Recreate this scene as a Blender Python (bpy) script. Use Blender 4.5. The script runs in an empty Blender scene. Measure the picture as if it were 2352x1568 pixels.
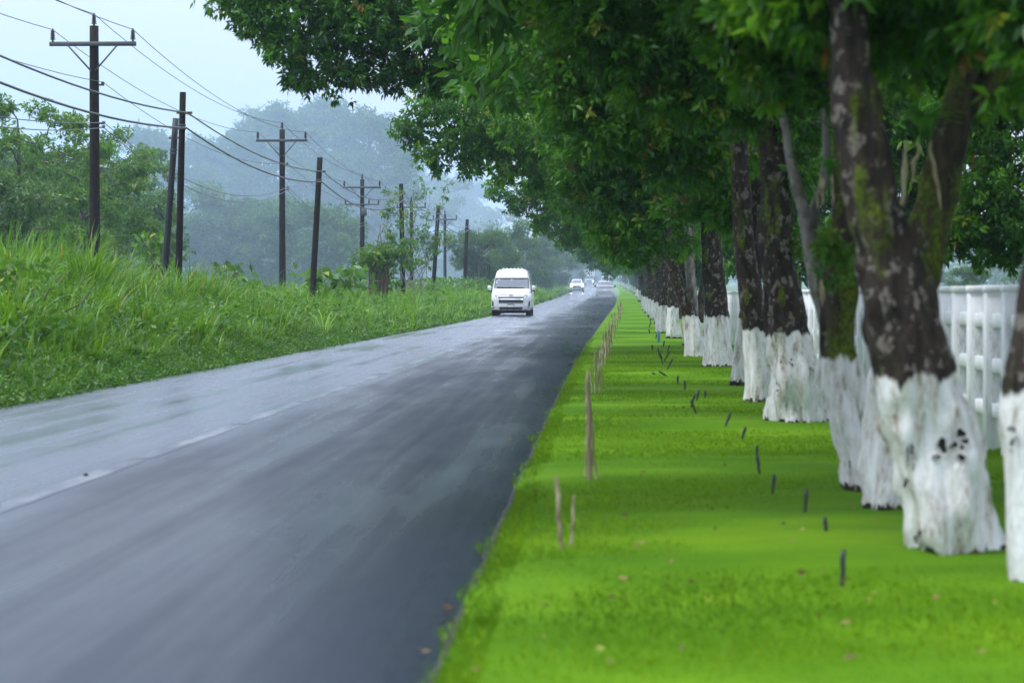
import bpy, math, random
import numpy as np
from mathutils import Vector, noise as mnoise

scene = bpy.context.scene
col = scene.collection
RNG = np.random.default_rng(7)
random.seed(7)

# ------------------------------------------------------------------ camera
F_PX = 5553.0                      # focal length for a 2352 px wide picture
CAM_H = 1.16
VPX, VPY = 1365.0, 677.0           # where the road direction (+Y) meets the horizon
PITCH = math.atan((784 - VPY) / F_PX)
YAW = math.atan((VPX - 1176) / F_PX)
cam = bpy.data.cameras.new('camera')
cam.sensor_width = 36.0
cam.lens = F_PX / 2352 * 36.0
cam.clip_start = 0.1
cam.clip_end = 6000
cam.dof.use_dof = True
cam.dof.focus_distance = 100.0
cam.dof.aperture_fstop = 4.0
camo = bpy.data.objects.new('camera', cam)
col.objects.link(camo)
camo.location = (0, 0, CAM_H)
camo.rotation_euler = (math.pi / 2 - PITCH, 0, YAW)
scene.camera = camo
_R = camo.rotation_euler.to_matrix()

# ------------------------------------------------------------------ sky and sun (overcast)
SUN_EL, SUN_AZ = math.radians(58), math.radians(-110)      # azimuth from +Y towards +X
world = bpy.data.worlds.new('World')
scene.world = world
world.use_nodes = True
wn = world.node_tree
wn.nodes.clear()
wo = wn.nodes.new('ShaderNodeOutputWorld')
sky = wn.nodes.new('ShaderNodeTexSky')
sky.sky_type = 'NISHITA'
sky.sun_disc = False
sky.sun_elevation = SUN_EL
sky.sun_rotation = SUN_AZ
sky.dust_density = 6.0
sky.air_density = 1.0
bg1 = wn.nodes.new('ShaderNodeBackground')
bg1.inputs['Strength'].default_value = 0.10
wn.links.new(sky.outputs[0], bg1.inputs['Color'])
tcw = wn.nodes.new('ShaderNodeTexCoord')
sepw = wn.nodes.new('ShaderNodeSeparateXYZ')
wn.links.new(tcw.outputs['Generated'], sepw.inputs[0])
m1 = wn.nodes.new('ShaderNodeMath'); m1.operation = 'MAXIMUM'; m1.inputs[1].default_value = 0.0
wn.links.new(sepw.outputs['Z'], m1.inputs[0])
m2 = wn.nodes.new('ShaderNodeMath'); m2.operation = 'MULTIPLY_ADD'   # CIE overcast: brighter to the zenith
m2.inputs[1].default_value = 1.7
m2.inputs[2].default_value = 0.68
wn.links.new(m1.outputs[0], m2.inputs[0])
bg2 = wn.nodes.new('ShaderNodeBackground')
bg2.inputs['Color'].default_value = (0.75, 0.82, 1.0, 1)
wn.links.new(m2.outputs[0], bg2.inputs['Strength'])
mxw = wn.nodes.new('ShaderNodeMixShader')
mxw.inputs[0].default_value = 0.95
wn.links.new(bg1.outputs[0], mxw.inputs[1])
wn.links.new(bg2.outputs[0], mxw.inputs[2])
wn.links.new(mxw.outputs[0], wo.inputs['Surface'])

sun = bpy.data.lights.new('sun', 'SUN')
sun.energy = 1.5
sun.angle = math.radians(10)
sun.color = (1.0, 0.98, 0.94)
suno = bpy.data.objects.new('sun', sun)
col.objects.link(suno)
sdir = Vector((math.sin(SUN_AZ) * math.cos(SUN_EL), math.cos(SUN_AZ) * math.cos(SUN_EL), math.sin(SUN_EL)))
suno.rotation_euler = sdir.to_track_quat('Z', 'Y').to_euler()
suno.location = (-20, 10, 40)

vs = scene.view_settings
vs.view_transform = 'Standard'
vs.look = 'None'
vs.exposure = 0.55
vs.gamma = 1.0
vs.use_curve_mapping = False
cy = scene.cycles
cy.use_denoising = True
cy.max_bounces = 6
cy.diffuse_bounces = 3
cy.glossy_bounces = 3
cy.transmission_bounces = 4
cy.volume_bounces = 1
cy.transparent_max_bounces = 6
cy.use_adaptive_sampling = True
cy.adaptive_threshold = 0.01
cy.sample_clamp_indirect = 6.0
cy.caustics_reflective = False
cy.caustics_refractive = False


# ------------------------------------------------------------------ helpers
def P(x, y, Y):
    """picture position (2352 px wide) on the plane at distance Y -> world point"""
    d = _R @ Vector(((x - 1176) / F_PX, (784 - y) / F_PX, -1.0))
    k = Y / d.y
    return np.array([d.x * k, Y, CAM_H + d.z * k])


_ty = np.arange(-40, 1200, 4.0)
_tx = np.interp(_ty, [-40, 0, 24, 45, 82, 117, 170, 243, 307, 400, 544, 620, 700, 800, 900, 1200],
                [-3.3, -3.3, -3.26, -3.1, -2.65, -2.2, -1.3, -.5, -.2, .1, .6, -1.5, -12, -35, -70, -230])
for _ in range(3):
    _tx[4:-4] = np.convolve(_tx, np.ones(9) / 9, 'valid')


def xc(Y):
    return np.interp(Y, _ty, _tx)


def zr(Y):
    Y = np.asarray(Y, float)
    return .0078 * 25 * np.log1p(np.exp(np.clip((Y - 118) / 25, -30, 40)))


HW = 2.79


def ground_z(X, Y):
    """terrain height: road bed, lawn on the right, bank on the left"""
    X = np.asarray(X, float); Y = np.asarray(Y, float)
    u = X - xc(Y)
    z = np.interp(u, [-60, -16, -11, -8, -6, -4.2, -3.2, -2.75, 2.75, 2.95, 3.6, 5, 8, 14, 60],
                  [.0, .1, .45, .55, .50, .30, .05, -.06, -.06, -.01, .02, .03, .0, -.1, -.1])
    z = np.where(u < -2.75, z * np.interp(Y, [0, 30, 75, 130], [1.9, 1.75, 1.15, 1.0]), z)
    return z + zr(Y)


def build(name, verts, faces, mat=None, parent=None, tint=None, smooth=False, loc=None):
    """one mesh object from arrays; faces is an (n,k) array or a list of such arrays"""
    me = bpy.data.meshes.new(name)
    verts = np.asarray(verts, np.float32)
    fl = [np.asarray(f, np.int32) for f in (faces if isinstance(faces, list) else [faces]) if len(f)]
    me.vertices.add(len(verts))
    me.vertices.foreach_set('co', verts.ravel())
    nl = sum(f.size for f in fl); npoly = sum(len(f) for f in fl)
    me.loops.add(nl)
    me.polygons.add(npoly)
    me.loops.foreach_set('vertex_index', np.concatenate([f.ravel() for f in fl]))
    st, tot, k = [], [], 0
    for f in fl:
        st.append(k + np.arange(len(f)) * f.shape[1]); tot.append(np.full(len(f), f.shape[1])); k += f.size
    me.polygons.foreach_set('loop_start', np.concatenate(st).astype(np.int32))
    me.polygons.foreach_set('loop_total', np.concatenate(tot).astype(np.int32))
    if smooth:
        me.polygons.foreach_set('use_smooth', np.ones(npoly, bool))
    if tint is not None:
        a = me.attributes.new('tint', 'FLOAT', 'POINT')
        a.data.foreach_set('value', np.asarray(tint, np.float32))
    me.update(calc_edges=True)
    me.validate()
    o = bpy.data.objects.new(name, me)
    if mat is not None:
        me.materials.append(mat)
    col.objects.link(o)
    if parent is not None:
        o.parent = parent
    if loc is not None:
        o.location = loc
    return o


def tag(o, label=None, cat=None, group=None, kind=None):
    if label: o['label'] = label
    if cat: o['category'] = cat
    if group: o['group'] = group
    if kind: o['kind'] = kind
    return o


def empty(name, loc, rz=0.0):
    o = bpy.data.objects.new(name, None)
    o.empty_display_size = .2
    o.location = loc
    o.rotation_euler = (0, 0, rz)
    col.objects.link(o)
    return o


def copy_tree(o, parent=None):
    c = o.copy()
    col.objects.link(c)
    if parent is not None:
        c.parent = parent
    for ch in list(o.children):
        copy_tree(ch, c)
    return c


ORD = ['first', 'second', 'third', 'fourth', 'fifth', 'sixth', 'seventh', 'eighth', 'ninth', 'tenth', 'eleventh',
       'twelfth', 'thirteenth', 'fourteenth', 'fifteenth', 'sixteenth', 'seventeenth', 'eighteenth', 'nineteenth',
       'twentieth'] + ['twenty-' + s for s in ('first', 'second', 'third', 'fourth', 'fifth', 'sixth', 'seventh',
       'eighth', 'ninth')] + ['thirtieth'] + ['thirty-' + s for s in ('first', 'second', 'third', 'fourth', 'fifth',
       'sixth', 'seventh', 'eighth', 'ninth')] + ['fortieth'] + ['forty-' + s for s in ('first', 'second', 'third', 'fourth', 'fifth')]


class MB:
    """collects simple solids into one mesh"""
    def __init__(s): s.v, s.q, s.t, s.n = [], [], [], 0

    def add(s, v, q=(), t=()):
        v = np.asarray(v, float)
        if len(q): s.q.append(np.asarray(q) + s.n)
        if len(t): s.t.append(np.asarray(t) + s.n)
        s.v.append(v); s.n += len(v)

    def box(s, c, d, bev=.12, rz=0.0):
        """box with chamfered vertical and top edges"""
        hx, hy, hz = d[0] / 2, d[1] / 2, d[2] / 2
        b = min(hx, hy, hz) * bev
        pts = []
        for z, i in ((-hz, b), (-hz + b, 0), (hz - b, 0), (hz, b)):
            x, y = hx - i, hy - i
            pts += [(-x + b, -y, z), (x - b, -y, z), (x, -y + b, z), (x, y - b, z), (x - b, y, z), (-x + b, y, z), (-x, y - b, z), (-x, -y + b, z)]
        v = np.array(pts)
        if rz:
            ca, sa = math.cos(rz), math.sin(rz)
            v = np.stack([v[:, 0] * ca - v[:, 1] * sa, v[:, 0] * sa + v[:, 1] * ca, v[:, 2]], 1)
        q = [(k * 8 + i, k * 8 + (i + 1) % 8, k * 8 + 8 + (i + 1) % 8, k * 8 + 8 + i) for k in range(3) for i in range(8)]
        t = [(0, i + 1, i) for i in range(1, 7)] + [(24, 24 + i, 24 + i + 1) for i in range(1, 7)]
        s.add(v + np.asarray(c, float), q, t)

    def tube(s, pts, rad, sides=8, wob=0.0, seed=0, cap=True, shape=None):
        pts = np.asarray(pts, float); n = len(pts)
        rad = np.broadcast_to(np.asarray(rad, float), (n,))
        tan = np.gradient(pts, axis=0)
        tan /= np.linalg.norm(tan, axis=1, keepdims=True) + 1e-9
        ref = np.array([0, 1.0, 0]) if abs(tan[:, 1]).mean() < .8 else np.array([1.0, 0, 0])
        a = np.cross(tan, ref); a /= np.linalg.norm(a, axis=1, keepdims=True) + 1e-9
        b = np.cross(tan, a)
        th = np.arange(sides) / sides * 2 * math.pi
        r = rad[:, None] * np.ones(sides)
        if shape is not None: r = r * shape(np.linspace(0, 1, n)[:, None], th[None, :])
        v = pts[:, None] + r[..., None] * (np.cos(th)[None, :, None] * a[:, None] + np.sin(th)[None, :, None] * b[:, None])
        if wob:
            for i in range(n):
                for j in range(sides):
                    p = v[i, j]
                    k = mnoise.noise(Vector((p[0] * 5 + seed * 7.1, p[1] * 5, p[2] * 3)))
                    k += .6 * mnoise.noise(Vector((p[0] * 13 + seed * 3.7, p[1] * 13, p[2] * 8))) + .55 * mnoise.noise(Vector((p[0] * 17, p[1] * 17 + seed, p[2] * 2.2)))
                    v[i, j] = pts[i] + (p - pts[i]) * (1 + wob * k)
        v = v.reshape(-1, 3)
        i = np.arange(n - 1)[:, None] * sides; j = np.arange(sides)[None, :]; j2 = (j + 1) % sides
        q = np.stack([i + j, i + j2, i + sides + j2, i + sides + j], -1).reshape(-1, 4)
        t = []
        if cap:
            t = [(0, k + 1, k) for k in range(1, sides - 1)]
            e = (n - 1) * sides
            t += [(e, e + k, e + k + 1) for k in range(1, sides - 1)]
        s.add(v, q, t)

    def lathe(s, prof, c=(0, 0, 0), sides=10, axis='z'):
        prof = np.asarray(prof, float)
        th = np.arange(sides) / sides * 2 * math.pi
        v = np.stack([prof[:, 0, None] * np.cos(th), prof[:, 0, None] * np.sin(th), prof[:, 1, None] + 0 * th], -1).reshape(-1, 3)
        if axis == 'x': v = v[:, [2, 0, 1]]
        n = len(prof)
        i = np.arange(n - 1)[:, None] * sides; j = np.arange(sides)[None, :]; j2 = (j + 1) % sides
        q = np.stack([i + j, i + j2, i + sides + j2, i + sides + j], -1).reshape(-1, 4)
        s.add(v + np.asarray(c, float), q)

    def build(s, name, mat, parent=None, smooth=False, loc=None):
        f = []
        if s.q: f.append(np.concatenate(s.q))
        if s.t: f.append(np.concatenate(s.t))
        return build(name, np.concatenate(s.v), f, mat, parent, smooth=smooth, loc=loc)


# ------------------------------------------------------------------ materials
def new_mat(name):
    m = bpy.data.materials.new(name)
    m.use_nodes = True
    nt = m.node_tree
    return m, nt, nt.nodes['Principled BSDF'], nt.nodes['Material Output']


def nd(nt, typ, **kw):
    n = nt.nodes.new(typ)
    for k, v in kw.items():
        if k.startswith('_'):
            setattr(n, k[1:], v)
        else:
            k = int(k[1:]) if k[0] == 'i' and k[1:].isdigit() else k.replace('__', ' ')
            if hasattr(v, 'is_output'):
                nt.links.new(v, n.inputs[k])
            else:
                n.inputs[k].default_value = v
    return n


def ramp(nt, fac, stops):
    r = nt.nodes.new('ShaderNodeValToRGB')
    e = r.color_ramp.elements
    while len(e) < len(stops): e.new(.5)
    for q, (p, c) in zip(e, stops):
        q.position = p
        q.color = (*c, 1) if len(c) == 3 else c
    nt.links.new(fac, r.inputs[0])
    return r.outputs[0]


def mixc(nt, fac, a, b, blend='MIX'):
    n = nt.nodes.new('ShaderNodeMix')
    n.data_type = 'RGBA'; n.blend_type = blend
    for i, v in ((0, fac), (6, a), (7, b)):
        if hasattr(v, 'is_output'): nt.links.new(v, n.inputs[i])
        elif i == 0: n.inputs[i].default_value = v
        else: n.inputs[i].default_value = (*v, 1)
    return n.outputs[2]


def math_(nt, op, a, b=0.0, c=None, clamp=False):
    n = nt.nodes.new('ShaderNodeMath'); n.operation = op; n.use_clamp = clamp
    for i, v in enumerate((a, b) if c is None else (a, b, c)):
        if hasattr(v, 'is_output'): nt.links.new(v, n.inputs[i])
        else: n.inputs[i].default_value = v
    return n.outputs[0]


def coords(nt, kind='Object', scale=(1, 1, 1)):
    t = nt.nodes.new('ShaderNodeTexCoord')
    mp = nt.nodes.new('ShaderNodeMapping')
    mp.inputs['Scale'].default_value = scale
    nt.links.new(t.outputs[kind], mp.inputs[0])
    return mp.outputs[0]


def noise_(nt, vec, scale, detail=4.0, rough=.55, out='Fac'):
    n = nd(nt, 'ShaderNodeTexNoise', Scale=scale, Detail=detail, Roughness=rough)
    nt.links.new(vec, n.inputs['Vector'])
    return n.outputs[out]


def bump(nt, bsdf, h, strength=.3, dist=.02):
    b = nd(nt, 'ShaderNodeBump', Strength=strength, Distance=dist, Height=h)
    nt.links.new(b.outputs[0], bsdf.inputs['Normal'])


def leaf_mat(name, stops, rough=.42, transl=.3, tcol=(.16, .34, .02), spec=.4):
    m, nt, b, out = new_mat(name)
    a = nd(nt, 'ShaderNodeAttribute'); a.attribute_name = 'tint'
    c = ramp(nt, a.outputs['Fac'], stops)
    nt.links.new(c, b.inputs['Base Color'])
    b.inputs['Roughness'].default_value = rough
    b.inputs['Specular IOR Level'].default_value = spec
    tr = nt.nodes.new('ShaderNodeBsdfTranslucent')
    nt.links.new(mixc(nt, .6, c, tcol), tr.inputs['Color'])
    mx = nt.nodes.new('ShaderNodeMixShader'); mx.inputs[0].default_value = transl
    nt.links.new(b.outputs[0], mx.inputs[1]); nt.links.new(tr.outputs[0], mx.inputs[2])
    nt.links.new(mx.outputs[0], out.inputs['Surface'])
    return m


def plain(name, colr, rough=.5, metal=0.0, var=.12, scale=8.0, emit=None, estr=0.0, coat=0.0):
    m, nt, b, out = new_mat(name)
    v = coords(nt)
    n = noise_(nt, v, scale, 4)
    lo = tuple(max(0, x * (1 - var)) for x in colr); hi = tuple(min(1, x * (1 + var)) for x in colr)
    nt.links.new(ramp(nt, n, [(.3, lo), (.7, hi)]), b.inputs['Base Color'])
    b.inputs['Roughness'].default_value = rough
    b.inputs['Metallic'].default_value = metal
    b.inputs['Coat Weight'].default_value = coat
    if emit:
        b.inputs['Emission Color'].default_value = (*emit, 1)
        b.inputs['Emission Strength'].default_value = estr
    return m


M = {}
# tint 0..1: most leaves green, the last few per cent yellow / orange / brown
M['leaf_row'] = leaf_mat('leaf_row', [(0, (.014, .060, .008)), (.4, (.040, .15, .012)), (.8, (.11, .28, .016)), (.955, (.20, .38, .02)),
                                      (.975, (.30, .30, .03)), (.99, (.36, .13, .03)), (1, (.16, .06, .03))], rough=.36, transl=.40, tcol=(.16, .42, .015), spec=.35)
M['leaf_bg'] = leaf_mat('leaf_bg', [(0, (.02, .06, .02)), (.5, (.04, .11, .025)), (.85, (.08, .18, .03)), (1, (.20, .28, .04))], transl=.3)
M['leaf_lime'] = leaf_mat('leaf_lime', [(0, (.035, .10, .012)), (.5, (.07, .19, .015)), (.9, (.13, .28, .02)), (1, (.3, .3, .04))], transl=.35)
M['grass'] = leaf_mat('verge_grass_blade', [(0, (.015, .06, .006)), (.45, (.065, .19, .008)), (.85, (.15, .33, .012)), (.965, (.24, .40, .03)),
                                      (.985, (.38, .27, .05)), (1, (.42, .16, .03))], rough=.36, transl=.36, tcol=(.22, .45, .01), spec=.3)
M['weed'] = leaf_mat('weed_leaf', [(0, (.015, .06, .008)), (.5, (.045, .16, .010)), (.9, (.11, .28, .015)), (1, (.22, .32, .03))], rough=.35, transl=.3, tcol=(.2, .42, .02))
M['lawn_blade'] = leaf_mat('lawn_blade', [(0, (.028, .10, .004)), (.5, (.100, .232, .006)), (1, (.215, .37, .012))], rough=.6, transl=.35, tcol=(.28, .42, .005), spec=.08)
M['litter'] = leaf_mat('fallen_leaf', [(0, (.10, .05, .02)), (.5, (.25, .15, .05)), (1, (.40, .32, .10))], rough=.6, transl=.1, tcol=(.3, .2, .05))
M['brom'] = leaf_mat('epiphyte_leaf', [(0, (.07, .24, .04)), (1, (.17, .42, .09))], rough=.35, transl=.2)
M['dry'] = leaf_mat('dry_stalk', [(0, (.14, .10, .05)), (.5, (.32, .27, .16)), (1, (.50, .46, .32))], rough=.7, transl=.05, tcol=(.3, .25, .1))

# wet asphalt, with or without worn paint on it
def road_mat(name, paint=False):
    m, nt, b, out = new_mat(name)
    v = coords(nt)
    fine = noise_(nt, v, 60.0, 3)
    patch = noise_(nt, coords(nt, scale=(.7, .10, 1)), 1.1, 5, .6)
    strk = noise_(nt, coords(nt, scale=(3.0, .04, 1)), 1.0, 4, .6)
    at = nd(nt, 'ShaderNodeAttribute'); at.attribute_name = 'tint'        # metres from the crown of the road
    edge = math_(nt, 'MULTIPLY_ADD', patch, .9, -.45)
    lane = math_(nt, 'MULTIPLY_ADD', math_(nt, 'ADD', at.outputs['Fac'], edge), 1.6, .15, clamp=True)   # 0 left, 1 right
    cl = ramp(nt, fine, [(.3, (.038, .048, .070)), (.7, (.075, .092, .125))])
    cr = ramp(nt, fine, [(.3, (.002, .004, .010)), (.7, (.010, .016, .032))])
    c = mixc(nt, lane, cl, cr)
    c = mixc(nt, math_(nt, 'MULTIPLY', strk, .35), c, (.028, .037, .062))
    if paint:
        n = noise_(nt, coords(nt, scale=(3, .35, 1)), 2.2, 6, .7)
        c = mixc(nt, ramp(nt, n, [(.46, (0, 0, 0)), (.70, (.5, .5, .5))]), c, (.45, .45, .45))
    nt.links.new(c, b.inputs['Base Color'])
    wet = math_(nt, 'MULTIPLY_ADD', patch, .6, math_(nt, 'MULTIPLY', strk, .4))
    r = nd(nt, 'ShaderNodeMapRange', Value=wet); r.inputs[1].default_value = .41; r.inputs[2].default_value = .59
    r.inputs[3].default_value = .14; r.inputs[4].default_value = .34
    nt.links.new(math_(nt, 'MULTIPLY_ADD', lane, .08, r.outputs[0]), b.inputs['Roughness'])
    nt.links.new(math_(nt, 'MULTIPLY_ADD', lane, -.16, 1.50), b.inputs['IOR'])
    b.inputs['Specular IOR Level'].default_value = .5
    b.inputs['Specular Tint'].default_value = (.58, .78, 1.0, 1)
    bump(nt, b, fine, .14, .01)
    return m


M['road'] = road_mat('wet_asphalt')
M['line'] = road_mat('worn_white_line', True)

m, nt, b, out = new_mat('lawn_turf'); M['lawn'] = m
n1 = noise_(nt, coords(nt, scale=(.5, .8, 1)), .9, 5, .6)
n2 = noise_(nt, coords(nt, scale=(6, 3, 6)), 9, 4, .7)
c = ramp(nt, n1, [(.34, (.045, .14, .004)), (.5, (.095, .232, .006)), (.66, (.17, .335, .010))])  # patch tones also carry canopy shade bands, beside the lawn's own patchiness
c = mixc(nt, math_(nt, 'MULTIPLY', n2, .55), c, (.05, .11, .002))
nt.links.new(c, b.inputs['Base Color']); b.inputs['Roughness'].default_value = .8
b.inputs['Specular IOR Level'].default_value = .06
bump(nt, b, n2, .5, .03)

m, nt, b, out = new_mat('rough_ground'); M['ground'] = m
n1 = noise_(nt, coords(nt), .25, 6, .6)
n2 = noise_(nt, coords(nt), 6, 4, .7)
c = ramp(nt, n1, [(.35, (.03, .07, .012)), (.6, (.07, .15, .02)), (.75, (.11, .17, .04))])
c = mixc(nt, math_(nt, 'MULTIPLY', n2, .5), c, (.035, .035, .02))
nt.links.new(c, b.inputs['Base Color']); b.inputs['Roughness'].default_value = .9
bump(nt, b, n2, .5, .05)

m, nt, b, out = new_mat('road_edge_soil'); M['soil'] = m
n2 = noise_(nt, coords(nt), 22, 5, .7)
c = ramp(nt, n2, [(.3, (.012, .012, .011)), (.55, (.028, .027, .025)), (.72, (.07, .068, .062))])
nt.links.new(c, b.inputs['Base Color']); b.inputs['Roughness'].default_value = .6
bump(nt, b, n2, .6, .03)


def bark_mat(name, dark, light, lichen=.5, moss=.45, paint=None):
    m, nt, b, out = new_mat(name)
    v = coords(nt); vs_ = coords(nt, scale=(1, 1, .35))
    n = noise_(nt, vs_, 16, 5, .65)
    c = ramp(nt, n, [(.35, dark), (.65, light)])
    # lichen blotches
    l = noise_(nt, coords(nt, scale=(1, 1, .7)), 15, 5, .7)
    c = mixc(nt, ramp(nt, l, [(1 - lichen * .85, (0, 0, 0)), (1.03 - lichen * .85, (1, 1, 1))]), c, (.15, .13, .115))
    ms = noise_(nt, coords(nt, scale=(1.4, 1.4, .5)), 3.2, 5, .65)
    c = mixc(nt, ramp(nt, ms, [(1 - moss, (0, 0, 0)), (1.08 - moss, (1, 1, 1))]), c, ramp(nt, noise_(nt, v, 40, 3, .6), [(.35, (.025, .035, .004)), (.65, (.11, .15, .008))]))
    rough = .85
    hgt = n
    if paint is not None:
        t = nt.nodes.new('ShaderNodeTexCoord')
        sp = nt.nodes.new('ShaderNodeSeparateXYZ'); nt.links.new(t.outputs['Object'], sp.inputs[0])
        oi = nt.nodes.new('ShaderNodeObjectInfo')
        edge = noise_(nt, coords(nt, scale=(1, 1, .25)), 9, 4, .6)
        lim = math_(nt, 'MULTIPLY_ADD', oi.outputs['Random'], .10, paint - .05)
        lim = math_(nt, 'ADD', lim, math_(nt, 'MULTIPLY_ADD', edge, .22, -.11))
        isp = math_(nt, 'MULTIPLY_ADD', math_(nt, 'SUBTRACT', lim, sp.outputs['Z']), 40.0, .5, clamp=True)
        # whitewash: chipped low down and stained in patches
        st = noise_(nt, coords(nt, scale=(1.2, 1.2, .28)), 10, 8, .80)
        w = ramp(nt, st, [(.34, (.07, .055, .04)), (.40, (.30, .27, .22)), (.47, (.56, .55, .52)), (.6, (.74, .75, .76))])
        ch = noise_(nt, coords(nt, scale=(1, 1, .6)), 19, 4, .6)
        low = math_(nt, 'MULTIPLY_ADD', sp.outputs['Z'], -5.0, .84, clamp=True)
        chip = math_(nt, 'GREATER_THAN', math_(nt, 'ADD', ch, low), .73)
        isp = math_(nt, 'MULTIPLY', isp, math_(nt, 'SUBTRACT', 1.0, chip))
        c = mixc(nt, isp, c, w)
    nt.links.new(c, b.inputs['Base Color'])
    b.inputs['Roughness'].default_value = rough
    b.inputs['Specular IOR Level'].default_value = .25
    bump(nt, b, hgt, .7, .03)
    return m


M['bark_paint'] = bark_mat('dark_bark_with_whitewash', (.006, .005, .004), (.040, .028, .021), .52, .42, paint=.86)
M['bark_moss'] = bark_mat('mossy_bark_with_whitewash', (.010, .008, .006), (.06, .042, .026), .46, .50, paint=.80)
M['bark'] = bark_mat('grey_bark', (.03, .027, .023), (.14, .12, .10), .5, .38)
M['bark_pale'] = bark_mat('pale_bark', (.12, .11, .10), (.30, .28, .26), .55, .42)
M['pole'] = bark_mat('dark_creosoted_wood', (.005, .004, .004), (.020, .014, .012), .12, .1)
M['pole_black'] = plain('black_tarred_pole', (.006, .008, .012), .55)
M['galv'] = plain('weathered_steel', (.08, .085, .09), .55, .4)
M['insul'] = plain('brown_glazed_insulator', (.03, .016, .014), .25)
M['wire'] = plain('dark_wire', (.02, .02, .025), .5)
M['cable'] = plain('grey_wrapped_cable', (.10, .105, .115), .5, var=.5, scale=30)
M['rust'] = plain('rusty_bracket', (.16, .05, .03), .8, var=.4)
m, nt, b, out = new_mat('white_painted_concrete'); M['fence'] = m
n = noise_(nt, coords(nt, scale=(1, 1, .25)), 7, 6, .75)
c = ramp(nt, n, [(.32, (.34, .36, .33)), (.44, (.66, .68, .70)), (.6, (.80, .81, .83))])
nt.links.new(c, b.inputs['Base Color']); b.inputs['Roughness'].default_value = .65
M['peg'] = plain('black_plastic_peg', (.012, .014, .014), .5)
M['peg_blue'] = plain('pale_blue_plastic_peg', (.10, .30, .36), .45)
M['vwhite'] = plain('white_car_paint', (.64, .65, .66), .22, var=.02, coat=.6)
M['vsilver'] = plain('silver_car_paint', (.45, .46, .48), .3, .2, var=.03, coat=.5)
M['vpearl'] = plain('pearl_car_paint', (.62, .62, .62), .3, var=.03, coat=.5)
M['black'] = plain('black_trim', (.012, .013, .015), .5)
M['tyre'] = plain('tyre_rubber', (.018, .018, .02), .8)
M['rim'] = plain('wheel_rim', (.35, .36, .38), .35, .7)
M['chrome'] = plain('chrome', (.75, .77, .8), .15, .9, var=.03)
M['glass'] = plain('car_glass', (.035, .05, .065), .06, var=.2, coat=1.0)
M['lens'] = plain('headlamp_lens', (.62, .67, .74), .12, var=.2, coat=.8)
M['lit'] = plain('lit_headlamp', (.9, .85, .7), .3, emit=(1, .86, .55), estr=14.0)
M['red'] = plain('red_reflector', (.55, .05, .03), .4)
M['tail'] = plain('dark_red_lens', (.10, .015, .015), .3)
M['amber'] = plain('amber_lens', (.5, .2, .06), .3)
M['plate'] = plain('white_plate', (.68, .70, .74), .5, var=.03)
M['plate_y'] = plain('yellow_plate_band', (.6, .35, .05), .5)
M['ink'] = plain('dark_blue_lettering', (.02, .025, .06), .5)
M['stick'] = plain('white_sticker', (.7, .72, .75), .5)
M['stump'] = bark_mat('rotting_stump', (.03, .022, .014), (.12, .085, .05), .35, .55)

# ------------------------------------------------------------------ ground, lawn, road
def grid_sheet(name, us, Ys, zfun, mat, jit=None):
    us = np.asarray(us, float); Ys = np.asarray(Ys, float)
    U, YY = np.meshgrid(us, Ys)
    if jit is not None: U = U + jit(U, YY)
    X = xc(YY) + U
    Z = zfun(X, U, YY)
    n, k = len(us), len(Ys)
    v = np.stack([X, YY, Z], -1).reshape(-1, 3)
    i = np.arange(k - 1)[:, None] * n + np.arange(n - 1)[None, :]
    q = np.stack([i, i + 1, i + n + 1, i + n], -1).reshape(-1, 4)
    return build(name, v, q, mat, smooth=True, tint=U.ravel())


def nz(x, y, s=1.0, seed=0.0):
    x = np.asarray(x, float); y = np.asarray(y, float)
    sh = np.broadcast(x, y).shape
    x, y = np.broadcast_to(x, sh).ravel(), np.broadcast_to(y, sh).ravel()
    return np.array([mnoise.noise(Vector((a * s, c * s, seed))) for a, c in zip(x, y)]).reshape(sh)


uu = np.concatenate([[-1100, -600, -300, -150, -80, -50, -30], np.arange(-20, -2, .6), [-2.75, 0, 2.75], np.arange(3, 9, .5), [10, 12, 15, 20, 30, 50, 90, 200, 500, 1100]])
YS = np.concatenate([[-60, -30, -10], np.arange(0, 60, 1.5), np.arange(60, 200, 5), np.arange(200, 700, 20), [750, 850, 1000, 1100]])
g = grid_sheet('ground', uu, YS, lambda X, U, Y: ground_z(X, Y) + np.where((abs(U) > 3.2) & (abs(U) < 25), .04 * nz(U, Y, .8), 0) - .02, M['ground'])
tag(g, kind='structure')

RY = np.concatenate([np.arange(-12, 60, .6), np.arange(60, 200, 3), np.arange(200, 1000, 12)])
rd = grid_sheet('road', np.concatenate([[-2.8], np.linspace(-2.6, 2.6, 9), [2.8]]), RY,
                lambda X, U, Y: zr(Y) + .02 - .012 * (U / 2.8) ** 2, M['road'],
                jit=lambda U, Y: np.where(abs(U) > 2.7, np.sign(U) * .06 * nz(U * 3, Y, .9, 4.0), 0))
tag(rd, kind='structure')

# worn centre line, dashes run together
lb = MB()
y = -10.0
rr = np.random.default_rng(3)
while y < 420:
    L = 4.2 if y < 90 else 6
    ys = np.linspace(y, y + L, 6)
    a = np.stack([xc(ys) + .10 - .07, ys, zr(ys) + .0222], 1); c2 = np.stack([xc(ys) + .10 + .07, ys, zr(ys) + .0222], 1)
    lb.add(np.concatenate([a, c2]), [(i, i + 6, i + 7, i + 1) for i in range(5)])
    y += L + (.25 if y < 60 else 2.0)
tag(lb.build('centre_line', M['line']), kind='structure')     # sits between the lanes: lane value stays 0

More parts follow.
